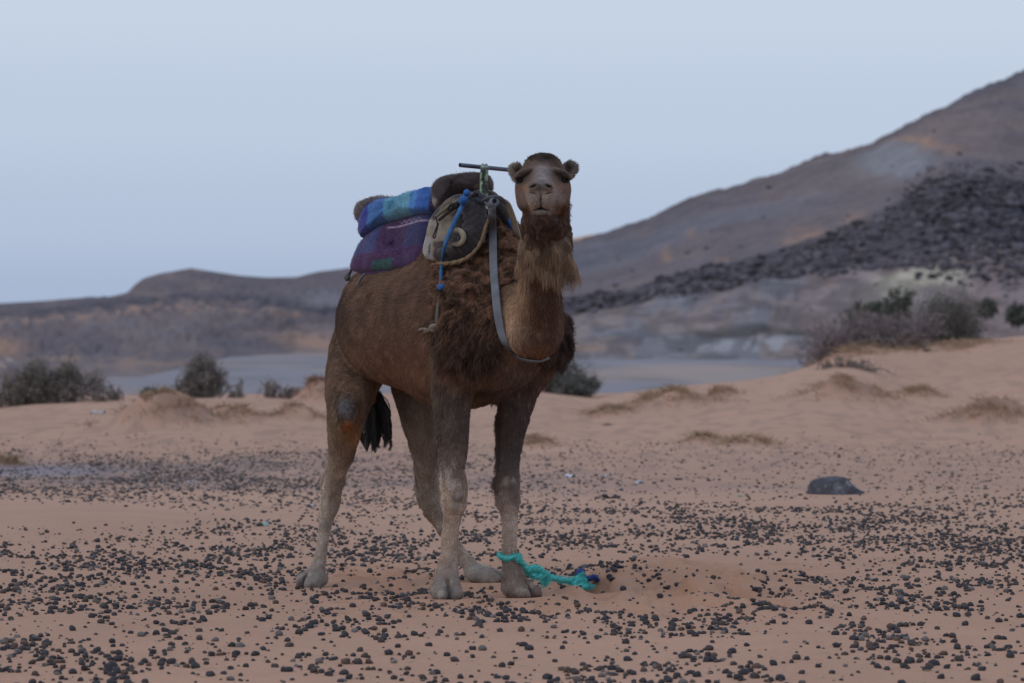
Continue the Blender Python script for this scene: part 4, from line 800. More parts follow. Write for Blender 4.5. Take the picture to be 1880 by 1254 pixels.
mb = MB(); s = [(851, 372, 14.03, 4), (842, 392, 14.0, 4.2), (832, 413, 14.0, 4), (823, 433, 13.99, 3.8), (816, 455, 14.0, 3.6), (812, 480, sY(812, 484, .06), 3.5), (810, 505, sY(810, 505, .05), 3.4), (809.5, 520, sY(810, 520, .05), 3.3)]; c, r = pp(s, 14); tube(mb, c, r, 12, BL, lobes=3, lob=.16, twist=170); mb.c[-1] = tint(mb.v[-1], (.05, .15, .34)); mb.build('cord', M_rope, t)
mb = MB(); ball(mb, 857, 354, 14.03, 6.5, BL, .2); mb.build('knot', M_rope, t)
mb = MB(); ball(mb, 851, 367, 14.0, 8.5, BL, .25); mb.build('knot', M_rope, t)
mb = MB(); ball(mb, 810, 527, sY(810, 526, .06), 6.8, BL, .22); mb.build('pompom', M_rope, t)
mb = MB(); ball(mb, 809.5, 518, sY(810, 518, .055), 4.6, (.12, .10, .09), .1, .6); mb.build('binding', M_rope, t)
t = empty('girth_cord', P(803, 570, 14.2), 'thin worn girth strap with a frayed knot at the camel\'s side', 'strap')
ys_ = [530, 550, 575, 598]; s = spline([(808, 532, sY(808, 532, .03), 2), (805, 552, sY(805, 552, .03), 3), (802.5, 575, sY(803, 575, .03), 3), (801, 600, sY(802, 600, .03), 3), (802, 640, sY(803, 640, .0), 3)], 8); c = np.array([P(*q[:3]) for q in s])
mb = MB(); ribbon(mb, c, (1, -.5, 0), s[:, 3] / F * s[:, 2], .002, (.11, .095, .085), 2); mb.build('band', M_web, t)
mb = MB()
for pts in ([(803, 601, 14.1, 4), (797, 606, 14.07, 5), (792, 601, 14.07, 5), (799, 599, 14.06, 5), (803, 606, 14.1, 4)], [(795, 604, 14.08, 4.4), (786, 606, 14.08, 3.4), (777, 604, 14.1, 3), (769, 606, 14.12, 2)], [(788, 606, 14.08, 3), (781, 609, 14.09, 2.6), (778, 612, 14.1, 1.2)]):
    d_ = sY(797, 604, .05) - 14.08; c, r = pp([(a, b_, y + d_, rr) for a, b_, y, rr in pts]); tube(mb, c, r, 8, (.22, .175, .14), lobes=3, lob=.15, twist=160)
mb.build('frayed_knot', M_rope, t)
t = empty('crupper_cord', P(645, 495, 14.9), 'thin dark tail cord with a grey knob hanging behind the plaid blanket', 'cord')
mb = MB(); c, r = pp([(656, 470, 14.85, 2), (650, 484, 14.85, 2), (645, 496, 14.86, 2.2), (640, 505, 14.87, 2.6)]); tube(mb, c, r, 8, (.045, .05, .06)); mb.build('cord', M_rope, t)
mb = MB(); ball(mb, 637.5, 509, 14.87, 6, (.12, .125, .115), .15, 1.2); mb.build('knob', M_rope, t)
mb = MB(); c, r = pp([(670, 503, sY(672, 512, .02), 2.2), (664, 509, sY(666, 515, .02), 2.6), (659, 517, sY(662, 520, .01), 2.6), (655, 526, sY(660, 526, .0), 2)]); tube(mb, c, r, 8, (.10, .10, .095)); mb.build('rear_pad', M_cloth, t)
if 0: puff(mb, [(655, 506), (664, 502), (672, 508), (668, 518), (660, 526), (653, 524), (651, 514)], lambda a, b: sY(664, 520, -.01), .013, flat((.10, .10, .095), .25), rings=10, n=50, p=3, amp=.012, fr=30); mb.build('rear_pad', M_cloth, t)

# hobble rope
TQ = (.10, .54, .50)
def fuzz(name, c, r, colr, n, t, L=.010):
    """loose fibres standing off a rope"""
    i = RNG.integers(0, len(c), n); d = RNG.normal(0, 1, (n, 3)); d /= np.linalg.norm(d, axis=1)[:, None]; a = c[i] + d * r[i][:, None] * .9 + RNG.normal(0, .002, (n, 3)); b = a + d * L * RNG.random((n, 1)) + RNG.normal(0, .002, (n, 3))
    curves(name, np.stack([a, (a + b) / 2 + RNG.normal(0, .0012, (n, 3)), b], 1), np.full((n, 3), .0007), np.array(colr) * RNG.uniform(.6, 1.3, (n, 1)), M_hair, t)
def gp(px, py, up=0.0, r=6):
    """a point lying on the ground under photo pixel (px, py)"""
    Y = F * CAMZ / (py - 627); 
    for _ in range(6): Y = F * (CAMZ - float(gz((px - 940) / F * Y, Y)) - up) / (py - 627)
    return (px, py, Y, r)
t = empty('hobble_rope', P(990, 1060, 14.0), 'frayed turquoise rope tied round the camel\'s front pastern and trailing on sand', 'rope')
an = np.linspace(0, 2 * np.pi, 30); cx, cz = P(935, 1022, 14.22), 0
rr_ = (.0475, .047); loop = np.stack([cx[0] + rr_[0] * np.cos(an), cx[1] + rr_[1] * np.sin(an), cx[2] + .006 * np.cos(an * 2 + 1) - .004 * np.cos(an)], 1)
mb = MB(); tube(mb, loop, .0115, 12, TQ, lobes=3, lob=.2, twist=110)
q = [(950, 1024, 14.17, 5), (957, 1034, 14.22, 6), (966, 1046, 14.30, 6.5), (980, 1049, 14.38, 7), (992, 1053, 14.45, 7.5), (1002, 1058, 14.52, 6.5), (1020, 1062, 14.66, 5.2), (1040, 1066, 14.78, 5), (1052, 1067, 14.84, 5.5), (1064, 1064, 14.88, 7), (1074, 1070, 14.88, 6)]
c, r = pp(q, 8); tube(mb, c, r, 12, TQ, lobes=3, lob=.2, twist=110); mb.c[-1] = tint(mb.v[-1], TQ, .35); mb.c[-2] = tint(mb.v[-2], TQ, .35); mb.build('rope', M_rope, t); fz = [(loop, np.full(30, .0115)), (c, r)]
mb = MB(); ks = [[(966, 1050, 14.29, 6), (976, 1043, 14.32, 7), (990, 1046, 14.40, 7), (996, 1056, 14.42, 6.5), (984, 1059, 14.36, 6), (974, 1054, 14.30, 5)], [(994, 1052, 14.46, 6.5), (1004, 1056, 14.48, 7), (1003, 1066, 14.48, 6.5), (997, 1073, 14.48, 6)],
     [(1050, 1074, 14.78, 5), (1060, 1068, 14.82, 7), (1070, 1066, 14.84, 7), (1074, 1072, 14.82, 6), (1062, 1077, 14.78, 5)], [(1054, 1077, 14.76, 5), (1072, 1077, 14.76, 6), (1088, 1076, 14.78, 4)], [(1062, 1066, 14.86, 6), (1066, 1060, 14.88, 5), (1070, 1056, 14.88, 3)]]
for grp, nm in (((0, 1), 'knot'), ((2, 3, 4), 'end_knot')):
    mb = MB()
    for k in grp: c, r = pp(ks[k], 8); r = r * .85; tube(mb, c, r, 12, TQ, lobes=3, lob=.25, twist=110); mb.c[-1] = tint(mb.v[-1], (.10, .56, .52), .45); fz.append((c, r))
    mb.build(nm, M_rope, t)
fuzz('loose_fibres', np.concatenate([a for a, b in fz]), np.concatenate([b for a, b in fz]), (.11, .55, .51), 9000, t, .013)
t = empty('navy_cord', P(1085, 1060, 14.0), 'short piece of dark blue cord tucked under the end of the turquoise rope', 'cord')
mb = MB(); q = [[gp(1060, 1056, .03, 4), gp(1066, 1048, .035, 5), gp(1070, 1054, .03, 4)], [gp(1070, 1062, .01, 4), gp(1082, 1062, .01, 4.5), gp(1092, 1060, .01, 5), gp(1102, 1062, .008, 3)], [gp(1080, 1062, .01, 3), gp(1088, 1066, .008, 3.5), gp(1098, 1065, .008, 3)]]; fz = []
for k in q: c, r = pp(k, 8); tube(mb, c, r, 10, (.03, .055, .22), lobes=3, lob=.2, twist=110); fz.append((c, r))
mb.build('cord', M_rope, t); fuzz('loose_fibres', np.concatenate([a for a, b in fz]), np.concatenate([b for a, b in fz]), (.03, .06, .22), 500, t)
# ================================================================ pebbles, rock, shrubs, grass, litter
def rock_mesh(seed, sub=2, flat_=.75, amp=.30, planes=5):
    bm = bmesh.new(); bmesh.ops.create_icosphere(bm, subdivisions=sub, radius=1); v = np.array([x.co[:] for x in bm.verts]); f = np.array([[q.index for q in g.verts] for g in bm.faces]); bm.free()
    rg = np.random.default_rng(seed)
    for _ in range(planes):
        d = rg.normal(0, 1, 3); d /= np.linalg.norm(d); h = rg.uniform(.55, .9); s = v @ d; v = v - np.maximum(s - h, 0)[:, None] * d * .85
    v = v * (1 + amp * (fbm(v * 1.6 + seed * 3.1, 3, seed) - .5))[:, None]; return v * np.array([1, rg.uniform(.72, 1), flat_ * rg.uniform(.8, 1.1)]), f
M_peb = mat('pebble_stone', attr=True, rough=.75, spec=.3, noise=((60, .22), (300, .2)), bump=((140, .5, .002),))
RN = np.random.default_rng(21); SH = [rock_mesh(900 + i, 2, .75, .55, 4) for i in range(12)]
def dens(px, py):
    y = (py - 627)
    top = np.interp(px, [-400, 0, 200, 400, 560, 800, 1050, 1500, 1880, 2300], [978, 968, 955, 940, 925, 922, 916, 914, 908, 905])
    d = sst(top - 3, top + 22, py) * np.interp(py, [900, 960, 1000, 1080, 1140, 1254, 1400], [.9, 1.05, 1.2, 1.1, 1.0, .85, .7])
    d = d * (.35 + .65 * sst(top + 10, top + 60, py) * (px < 900) + .65 * (px >= 900))
    d = d * (1 - .92 * np.exp(-(((px - 1280) / 200) ** 2 + ((py - 1030) / 34) ** 2))) * (1 - .6 * np.exp(-(((px - 720) / 90) ** 2 + ((py - 1058) / 14) ** 2)))
    for a, b, w, h, k in ((1490, 1090, 110, 18, 2.4), (1340, 1092, 90, 8, 1.6), (1620, 1070, 60, 14, 1.6), (800, 1108, 75, 16, 6), (250, 1040, 230, 34, .9), (600, 1005, 130, 14, 1.3), (1350, 985, 260, 12, 1.0), (1700, 1000, 130, 18, 1.1), (1120, 1050, 20, 10, 2), (460, 1140, 120, 22, .6), (690, 1165, 60, 14, 1.0)):
        d = d + k * np.exp(-(((px - a) / w) ** 2 + ((py - b) / h) ** 2))
    return d
# candidates uniform on the ground
n = 42000; Yc = np.sqrt(RN.uniform(9.6 ** 2, 24.5 ** 2, n)); uc = RN.uniform(-.25, .25, n); Xc = uc * Yc; Zc = gz(Xc, Yc); px, py = pix(np.stack([Xc, Yc, Zc], -1))
dd = dens(px, py) * (.24 + 1.3 * sst(.38, .66, fbm(xyz(Xc * 2.6, Yc * 1.6), 3, 701)) ) * (.6 + .8 * vnoise(xyz(Xc * 9, Yc * 7), 707))
keep = RN.random(n) < dd * .62
for q in FEET.values(): keep &= np.hypot(Xc - q[0], Yc - q[1]) > .145
Xc, Yc, Zc, px, py = [a[keep] for a in (Xc, Yc, Zc, px, py)]; n = len(Xc)
rad = np.exp(RN.normal(math.log(.0100), .40, n)).clip(.0035, .0175); rad *= np.interp(py, [910, 1000, 1254], [.92, .98, 1.12])
shp = RN.integers(0, 12, n); rz = RN.uniform(0, 6.283, n); tl = RN.normal(0, .25, (n, 2)); cl = np.clip(RN.choice(4, n, p=[.62, .20, .10, .08]), 0, 3)
PAL = np.array([(.044, .041, .046), (.068, .054, .050), (.14, .125, .12), (.10, .065, .05)])
seen = (px > -5) & (px < 1885) & (py < 1262); scr = rad / Yc * seen; order = np.argsort(-scr); solo = order[:296]
meshes = {}
def peb_mesh(s, c):
    if (s, c) not in meshes:
        v, f = SH[s]; me = bpy.data.meshes.new('pebble'); me.from_pydata([tuple(a) for a in v], [], [tuple(int(i) for i in a) for a in f]); me.polygons.foreach_set('use_smooth', np.ones(len(me.polygons), bool))
        at = me.color_attributes.new('col', 'FLOAT_COLOR', 'POINT'); cc = np.ones((len(v), 4), np.float32); cc[:, :3] = PAL[c] * (.8 + .4 * vnoise(v * 2 + s, 5))[:, None]; at.data.foreach_set('color', cc.ravel()); me.materials.append(M_peb); meshes[(s, c)] = me
    return meshes[(s, c)]
PL = ['charcoal pebble half sunk in sand ', 'dark brownish pebble half sunk in sand ', 'pale grey pebble half sunk in sand ', 'rust brown pebble half sunk in sand ']
def zone(x, y):
    if 700 < x < 900 and y < 1130: return 'in the heap by the near front foot'
    if 900 <= x < 1150 and y < 1150: return 'around the turquoise rope'
    if 1150 <= x < 1680 and y < 1135: return 'in the dark drift past the rope'
    if x < 560 and y < 1135: return 'in the field beside the lone hind foot'
    if y < 1150: return 'behind the camel or far along the field'
    return 'along the bottom, %s' % ('below the hind foot' if x < 480 else 'below the two front feet' if x < 1000 else 'below the rope end' if x < 1440 else 'in line under the boulder')
PG = ['charcoal pebbles ', 'dark brownish pebbles ', 'pale grey pebbles ', 'rust brown pebbles ']
def rmat(i):
    return (Matrix.Rotation(float(tl[i, 0]), 3, 'X') @ Matrix.Rotation(float(tl[i, 1]), 3, 'Y') @ Matrix.Rotation(float(rz[i]), 3, 'Z'))
for i in solo:
    o = bpy.data.objects.new('pebble', peb_mesh(int(shp[i]), int(cl[i]))); col.objects.link(o); r_ = float(rad[i])
    zn = zone(px[i], py[i])
    o.matrix_world = Matrix.Translation((Xc[i], Yc[i], Zc[i] + r_ * .34)) @ rmat(i).to_4x4() @ Matrix.Scale(r_, 4); tag(o, PL[cl[i]] + zn, 'pebble', PG[cl[i]] + zn)
def merge(name, ids, X, Y, Z, Rd, S, C, shapes, m, sink=.34, colf=None):
    Vs, Fs, Cs, k = [], [], [], 0
    for i in ids:
        v, f = shapes[S[i]]; a = rz[i % len(rz)]; c_, s_ = math.cos(a), math.sin(a); w = v * Rd[i]
        w = np.stack([w[:, 0] * c_ - w[:, 1] * s_ + X[i], w[:, 0] * s_ + w[:, 1] * c_ + Y[i], w[:, 2] + Z[i] + Rd[i] * sink], 1); Vs.append(w); Fs.append(f + k); k += len(v); Cs.append(np.tile(C[i], (len(v), 1)))
    o = mesh_obj(name, np.concatenate(Vs), np.concatenate(Fs), m, colors=np.concatenate(Cs)); o['kind'] = 'stuff'; return o
rest = np.setdiff1d(np.arange(n), solo); colp = PAL[cl] * RN.uniform(.75, 1.3, (n, 1))
merge('gravel', rest, Xc, Yc, Zc, rad, shp, colp, SH, M_peb)
# fine grit between them and the far gravel band
S1 = [rock_mesh(950 + i, 1, .6, .3, 2) for i in range(6)]
m_ = 90000; Y2 = np.sqrt(RN.uniform(9.6 ** 2, 36 ** 2, m_)); X2 = RN.uniform(-.25, .25, m_) * Y2; Z2 = gz(X2, Y2); px, py = pix(np.stack([X2, Y2, Z2], -1)); nf = fbm(xyz(X2 * 1.8, Y2 * 1.1), 3, 711); nb = fbm(xyz(X2 * .5, Y2 * .3), 4, 61)
bandd = sst(822, 838, py) * sst(948, 915, py + (px < 400) * (400 - px) * .06) * sst(1250, 600, px) * (.25 + sst(.40, .62, nf)) + .2 * sst(790, 830, py) * sst(930, 900, py)
dn = .30 * dens(px, py) * sst(.35, .65, nf) * (Y2 < 24); k_ = RN.random(m_) < np.clip(dn * .45 + bandd * .5, 0, 1); X2, Y2, Z2 = X2[k_], Y2[k_], Z2[k_]; m_ = len(X2)
R2 = np.exp(RN.normal(math.log(.0052), .4, m_)).clip(.002, .012) * np.where(Y2 > 21, 2.1, 1.0); C2 = PAL[RN.choice(4, m_, p=[.45, .3, .12, .13])] * RN.uniform(.8, 1.5, (m_, 1))
print('pebbles', n, 'grit', m_)
merge('fine_gravel', np.arange(m_), X2, Y2, Z2, R2, RN.integers(0, 6, m_), C2, S1, M_peb, .2)

# dark boulder half buried in drifted sand
def basalt(px, py, v):
    C = np.tile(np.array([.048, .047, .060]), (len(px), 1)); n_ = fbm(v * 14, 4, 731); C = mixc(C, (.10, .095, .11), sst(.5, .7, n_)); return mixc(C, (.26, .25, .27), sst(.70, .74, fbm(v * 40, 3, 733)) * (py < 905) * .7)
mb = MB(); puff(mb, [(1472, 920), (1471, 908), (1478, 890), (1493, 876), (1524, 873), (1552, 877), (1564, 887), (1573, 896), (1582, 900), (1593, 901), (1597, 915), (1586, 930), (1530, 935), (1480, 930)], lambda a, b: 22.9, .13, basalt, rings=28, n=140, nrm=(0, -1, .15), amp=.035, fr=6, seed=40, p=2.2)
M_bas = mat('basalt', attr=True, rough=.6, spec=.4, noise=((14, .25),), bump=((25, .6, .02), (110, .5, .006)))
V_ = mb.v[0]; rg = np.random.default_rng(4); cen = V_.mean(0)
for _ in range(18):
    d = rg.normal(0, 1, 3); d[1] = -abs(d[1]) - .4; d[2] = abs(d[2]) * .5; d /= np.linalg.norm(d); s = (V_ - cen) @ d; h = s.max() * rg.uniform(.72, .93); V_ = V_ - np.maximum(s - h, 0)[:, None] * d * .9
mb.v[0] = V_; o = mb.build('boulder', M_bas, smooth=False, origin=P(1530, 917, 22.9)); tag(o, 'large dark angular boulder half buried in pale sand, standing alone', 'boulder')

# shrubs
M_leaf = mat('shrub_foliage', attr=True, rough=.9, spec=.1); M_twig = mat('shrub_twigs', attr=True, rough=.9, spec=.1)
def shrub(name, label, base, Y, clumps, leafc, twigc, nl=5000, leaf=.035, ns=40, group='desert shrubs', cat='shrub', up=.6):
    """base (px, py); clumps: (px, py, rx, ry) in photo pixels at depth Y"""
    b = P(base[0], base[1], Y); b[2] = float(gz(b[0], b[1])) - .02; t = empty(name, b, label, cat, group); mb = MB(); area = np.array([c[2] * c[3] for c in clumps], float); pr = area / area.sum(); ends = []
    for k in range(ns):
        c = clumps[RNG.choice(len(clumps), p=pr)]; a = RNG.normal(0, .55, 3).clip(-1.1, 1.1); e_ = P(c[0] + a[0] * c[2], c[1] + a[2] * c[3], Y) + np.array([0, a[1] * c[2] / F * Y, 0])
        x0 = b + np.array([(e_[0] - b[0]) * .45 + RNG.normal(0, .05), RNG.normal(0, .08), 0]); x0[2] = float(gz(x0[0], x0[1])) - .03; mid = (x0 * .5 + e_ * .5) + RNG.normal(0, .06, 3) + np.array([0, 0, .08]); pts = spline([x0, mid, e_], 4); sz = c[3] / F * Y
        tube(mb, pts, np.linspace(.018, .006, len(pts)), 5, twigc)
        for j in range(5):
            s_ = pts[RNG.integers(3, len(pts))]; e2 = s_ + RNG.normal(0, .5, 3) * sz * .7 + np.array([0, 0, .3 * sz]); tube(mb, spline([s_, (s_ + e2) / 2 + RNG.normal(0, .03, 3), e2], 2), np.linspace(.008, .003, 5), 4, np.array(twigc) * RNG.uniform(.7, 1.5)); ends.append(e2)
    mb.build('branches', M_twig, t); ends = np.array(ends)
    nc = max(14, nl // 45); ci = RNG.choice(len(clumps), nc, p=pr); cc = np.array([clumps[i] for i in ci], float); u = RNG.normal(0, 1, (nc, 3)); u /= np.linalg.norm(u, axis=1)[:, None]; u *= (RNG.random((nc, 1)) ** .4)
    cen = np.stack([P(q[0] + w[0] * q[2], q[1] + w[2] * q[3], Y) + np.array([0, w[1] * q[2] / F * Y, 0]) for q, w in zip(cc, u)]); nh = len(ends) // 2; cen[:min(nh, nc // 3)] = ends[:min(nh, nc // 3)]
    cs = (cc[:, 3] / F * Y * RNG.uniform(.18, .34, nc)); i = RNG.integers(0, nc, nl); pos = cen[i] + RNG.normal(0, 1, (nl, 3)) * cs[i][:, None] * np.array([.8, .8, .8])
    d = RNG.normal(0, 1, (nl, 3)) + np.array([0, 0, up]); d /= np.linalg.norm(d, axis=1)[:, None]; w = np.cross(d, RNG.normal(0, 1, (nl, 3))); w /= np.linalg.norm(w, axis=1)[:, None]; L = leaf * RNG.uniform(.6, 1.5, (nl, 1))
    V = np.stack([pos - w * L * .12, pos + w * L * .12, pos + d * L], 1).reshape(-1, 3); c = np.array(leafc) * RNG.uniform(.6, 1.5, (nl, 1)) * (.7 + .6 * RNG.random((nc, 1)))[i]
    o = mesh_obj('foliage', V, np.arange(nl * 3).reshape(nl, 3), M_leaf, t, colors=np.repeat(c, 3, axis=0), smooth=False); return t
GR = (.185, .165, .145); GG = (.13, .135, .11); TW = (.20, .165, .15); PU = (.24, .195, .195)
shrub('shrub', 'wide grey brown shrub mass at the picture edge behind the low dune', (80, 750), 50, [(30, 712, 40, 34), (70, 700, 30, 36), (60, 728, 50, 24), (125, 694, 28, 30), (120, 726, 36, 26), (178, 716, 20, 30), (10, 735, 30, 18)], GR, TW, 15000, .06, 70)
shrub('shrub', 'tall rounded shrub behind the grassy mound, small dead bushes beside it', (368, 742), 52, [(368, 684, 30, 28), (395, 700, 20, 26), (345, 710, 24, 22), (370, 722, 40, 18)], GR, TW, 8500, .055, 45)
shrub('shrub', 'low dark shrub just left of the tall rounded one', (285, 742), 52, [(278, 727, 17, 13), (305, 730, 20, 10)], GG, TW, 2600, .05, 16)
for bx, w_, h_, lb in ((432, 16, 26, 'thin bare bush right beside the tall rounded shrub'), (497, 20, 40, 'sparse leafless bush sticking up before the gravel plain'), (528, 14, 28, 'spindly bush beside the brown sand mound'), (213, 8, 20, 'tiny bare sprig right of the wide shrub mass')):
    shrub('dry_bush', lb, (bx, 742), 51, [(bx, 742 - h_ * .55, w_, h_ * .5)], (.20, .17, .15), TW, 420, .05, 12, 'leafless bushes on the dune edge', 'bush')
shrub('shrub', 'dense dark olive shrub seen just right of the camel\'s legs', (1045, 735), 52, [(1048, 694, 30, 26), (1020, 702, 28, 24), (1075, 712, 24, 20), (1045, 716, 50, 16), (1000, 700, 26, 26)], (.125, .13, .12), TW, 14000, .045, 60)
shrub('shrub', 'dark green leafy shrub crown topping the far dune', (1640, 650), 60, [(1656, 546, 24, 22), (1625, 565, 34, 16), (1590, 572, 38, 18), (1555, 592, 32, 14), (1655, 580, 26, 24), (1600, 595, 40, 20)], (.095, .108, .08), TW, 9000, .06, 40)
shrub('shrub', 'big round grey green shrub on the far dune\'s right side', (1730, 650), 58, [(1740, 600, 54, 44), (1772, 592, 36, 42), (1722, 568, 42, 26), (1695, 620, 44, 34), (1760, 632, 42, 26)], (.15, .145, .125), TW, 17000, .055, 70)
shrub('dry_bush', 'purplish twiggy dead bush at the foot of the dark green shrub', (1530, 680), 57, [(1530, 638, 46, 42), (1502, 655, 34, 36), (1562, 628, 44, 34), (1605, 610, 46, 34), (1655, 612, 50, 34), (1700, 600, 40, 30)], PU, (.22, .18, .18), 11000, .05, 150, 'dead bushes round the far dune', 'bush')
shrub('dry_bush', 'low brown bush bank hiding the sand under the dark shrubs', (1640, 660), 56, [(1600, 640, 50, 14), (1660, 640, 50, 14), (1570, 660, 40, 12)], (.17, .125, .10), TW, 5200, .05, 50, 'dead bushes round the far dune', 'bush')
shrub('dry_bush', 'brown dry bush on the mound in front of the twiggy one', (1540, 705), 50, [(1520, 692, 34, 12), (1580, 690, 50, 12)], (.21, .15, .11), TW, 3600, .05, 44, 'dead bushes round the far dune', 'bush')
shrub('dry_bush', 'single small upright dead bush beneath the green shrubs', (1705, 668), 55, [(1702, 655, 5, 12)], (.07, .06, .05), TW, 160, .04, 6, 'dead bushes round the far dune', 'bush')
for bx, by, w_, h_, lb in ((1812, 566, 12, 10, 'small round shrub high on the slope beside the pale cliff'), (1868, 580, 18, 14, 'dark shrub on the slope at the picture\'s right edge')):
    Y = 200; b = P(bx, by + h_, Y); t = empty('hill_shrub', b, lb, 'shrub', 'small shrubs on the rocky slope'); nl = 1500; pos = P(bx, by, Y) + RNG.normal(0, .45, (nl, 3)) * np.array([w_, w_, h_]) / F * Y; d = RNG.normal(0, .25, (nl, 3)); w = RNG.normal(0, .09, (nl, 3))
    mesh_obj('foliage', np.stack([pos - w, pos + w, pos + d], 1).reshape(-1, 3), np.arange(nl * 3).reshape(nl, 3), M_leaf, t, colors=np.tile(np.array([.12, .12, .10]), (nl * 3, 1)), smooth=False)
    mb = MB()
    for k in range(8): e_ = P(bx, by, Y) + RNG.normal(0, .3, 3) * np.array([w_, w_, h_]) / F * Y; tube(mb, spline([b - np.array([0, 0, .4]), (b + e_) / 2, e_], 2), .05, 4, TW)
    mb.build('branches', M_twig, t)

# dry grass on the mounds
pts_, cs_ = [], []
for hx, hy, Y, w, h in HUMMOCKS:
    c = P(hx, hy, Y); ww = w / F * Y; nb = int(1100 * min(3.0, ww / .35)); a = RN.normal(0, .55, (nb, 2)); m_ = fbm(xyz(a[:, 0] * 4 + hx, a[:, 1] * 4), 2, 5) > .52; a = a[m_]; x = c[0] + a[:, 0] * ww; y = Y + a[:, 1] * ww; z = gz(x, y)
    L = RN.uniform(.04, .13, len(a)) * (1 + ww * .4); d = np.stack([RN.normal(-.15, .55, len(a)), RN.normal(0, .5, len(a)), RN.uniform(.35, 1.0, len(a))], 1); b_ = np.stack([x, y, z - .01], 1)
    pts_.append(np.stack([b_, b_ + d * L[:, None] * .55, b_ + d * L[:, None] * (1, 1, .75)], 1)); cs_.append(np.array((.34, .23, .15) if hx != 585 else (.24, .13, .085)) * RN.uniform(.6, 1.6, (len(a), 1)))
gp_ = np.concatenate(pts_); hc = bpy.data.hair_curves.new('dry_grass'); hc.add_curves([3] * len(gp_)); hc.attributes['position'].data.foreach_set('vector', gp_.astype(np.float32).ravel())
(hc.attributes.get('radius') or hc.attributes.new('radius', 'FLOAT', 'POINT')).data.foreach_set('value', np.tile(np.array([.0035, .003, .0012], np.float32), len(gp_))); q = np.ones((len(gp_), 4), np.float32); q[:, :3] = np.concatenate(cs_); hc.attributes.new('col', 'FLOAT_COLOR', 'CURVE').data.foreach_set('color', q.ravel())
hc.materials.append(M_hair); o = bpy.data.objects.new('dry_grass', hc); col.objects.link(o); o['kind'] = 'stuff'

# rocks of the dark band on the hill
S0 = [rock_mesh(980 + i, 1, .6, .8, 6) for i in range(8)]
fr_ = VR.reshape(-1, 3); hpx, hpy = pix(fr_); lv = np.repeat(np.concatenate([a + (np.arange(k) / k) for a, k in enumerate([4, 20, 30, 34, 40, 40])] + [6 + np.linspace(0, 1, 14)]) - 1, len(PX))
wgt = (sst(1.85, 2.05, lv) * sst(3.1, 2.95, lv) * .8 + 1.6 * np.exp(-(((hpx - 1830) / 130) ** 4 + ((hpy - 415) / 88) ** 4))) * (hpx < 2100) * (.2 + fbm(fr_ * .08, 3, 750)) + .004 * (lv > 3) * (lv < 4.9) * (hpx < 2100) + .001 * (lv < 2)
i = RN.choice(len(fr_), 13000, p=wgt / wgt.sum()); q = fr_[i] + RN.normal(0, .25, (len(i), 3)) * (1, .2, .1); rb = np.exp(RN.normal(math.log(.19), .6, len(i))).clip(.06, 1.0)
cb = np.array([.088, .080, .092]) * RN.uniform(.45, 1.9, (len(i), 1)); merge('hillside_rocks', np.arange(len(i)), q[:, 0], q[:, 1], q[:, 2], rb, RN.integers(0, 8, len(i)), cb, S0, M_rock, .1)

# litter and odd bits
M_pl = mat('plastic_scrap', attr=True, rough=.5, spec=.4)
def scrap(name, label, cat, px, py, w, h, c, m=None, group=None):
    g_ = gp(px, py + h * .5, 0); Y = g_[2]; k = max(w, h); mb = MB(); bm = bmesh.new(); bmesh.ops.create_grid(bm, x_segments=7, y_segments=7, size=1); v = np.array([a.co[:] for a in bm.verts]); f = [[q.index for q in g.verts] for g in bm.faces]; bm.free()
    s = int(px); v[:, 2] = 1.5 * np.abs(fbm(v * 1.6 + s, 3, s) - .4) * 2; v[:, :2] *= (.75 + .5 * vnoise(v * 1.1 + s, s + 1))[:, None]; v2 = v.copy(); v2[:, 2] -= .10; n_ = len(v); edge = [j for j in range(n_)]
    sx_, sz_ = w * .5 / F * Y, h * .9 / F * Y; sc_ = np.array([sx_, sx_ * .8, sz_]); c0 = P(px, py + h * .5, Y); c0[2] = float(gz(c0[0], c0[1])) + .001
    mb.add(c0 + np.vstack([v, v2]) * sc_, f + [[j + n_ for j in q[::-1]] for q in f], c); o = mb.build(name, m or M_pl, origin=c0); tag(o, label, cat, group)
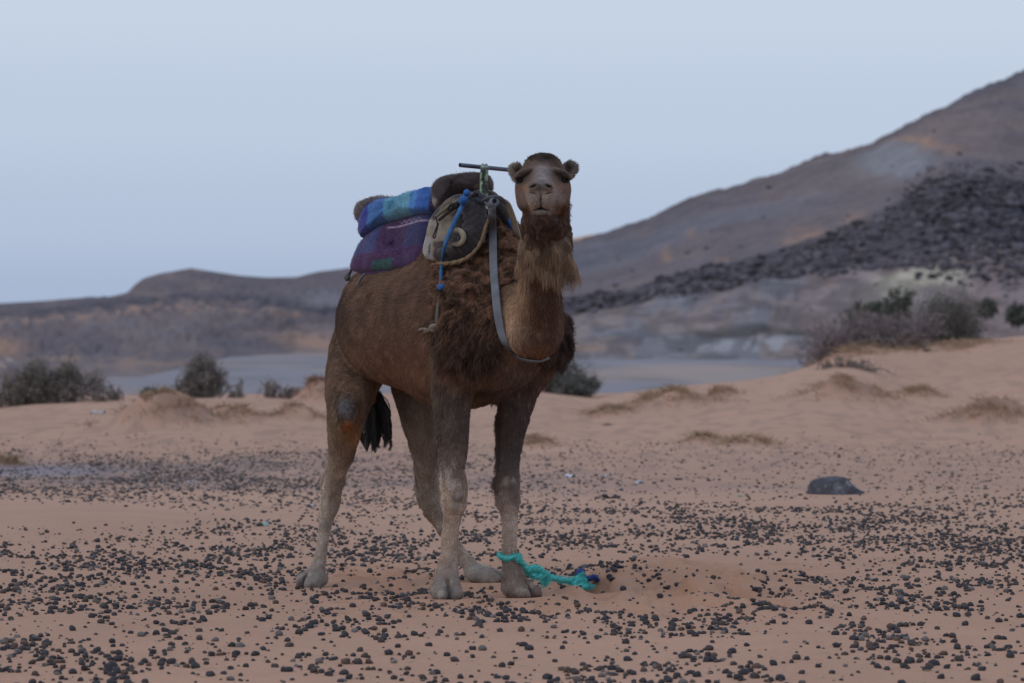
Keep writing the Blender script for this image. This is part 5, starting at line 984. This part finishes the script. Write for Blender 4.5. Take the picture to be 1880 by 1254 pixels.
WH = (.62, .66, .74)
for a in (('plastic_scrap', 'crumpled white plastic scrap on the gravel strip at left', 352, 883, 14, 8, WH), ('plastic_scrap', 'pale green plastic bag scrap near the lone left hind foot', 481, 962, 20, 8, (.28, .40, .37)), ('plastic_scrap', 'thin white plastic scrap just left of the hind shank', 572, 927, 16, 5, (.48, .45, .45)),
          ('plastic_scrap', 'white paper scrap on the bare sand right of the forelegs', 1048, 873, 18, 7, WH), ('plastic_scrap', 'small white scrap beside the first one right of the forelegs', 1112, 873, 10, 5, (.5, .55, .6)), ('plastic_scrap', 'bluish white scrap between the camel and the boulder', 1175, 885, 14, 5, (.45, .58, .66)),
          ('plastic_scrap', 'tiny green scrap on the sand short of the boulder', 1359, 910, 8, 4, (.12, .34, .25)), ('plastic_scrap', 'white bag caught by the dune near the left shrub', 180, 755, 26, 8, (.45, .43, .44)), ('plastic_scrap', 'white scrap on the grassy mound by the right edge', 1843, 731, 12, 5, WH), ('plastic_scrap', 'blue and white scrap on the right edge mound', 1872, 713, 10, 6, (.2, .3, .6))):
    scrap(a[0], a[1], 'litter', *a[2:])
for a in ((1121, 911, 34, 7, 'flat blackened wood scrap lying on the sand'), (1176, 762, 34, 6, 'dark scrap on the far sand beside the dry mound'), (1246, 879, 12, 4, 'little brown scrap on the sand past the white litter'), (1118, 781, 24, 3, 'thin dark scrap on the sand behind the camel'), (498, 900, 14, 7, 'single dark stone scrap on the gravel strip')):
    scrap('wood_scrap', a[4], 'debris', *a[:4], (.045, .035, .035), M_twig)
straw = MB()
for k in range(110):
    a = RN.uniform(0, 1, 3); x, y_ = (40 + 1820 * a[0], 990 + 255 * a[1]); g_ = gp(x, y_, .004); b_ = P(*g_[:3]); d = RN.normal(0, 1, 3) * np.array([1, .7, .12]); d /= np.linalg.norm(d); d[2] = abs(d[2]); tube(straw, [b_, b_ + d * .02, b_ + d * RN.uniform(.03, .07)], .0011, 4, (.50, .42, .30))
o = straw.build('straw', M_twig); o['kind'] = 'stuff'
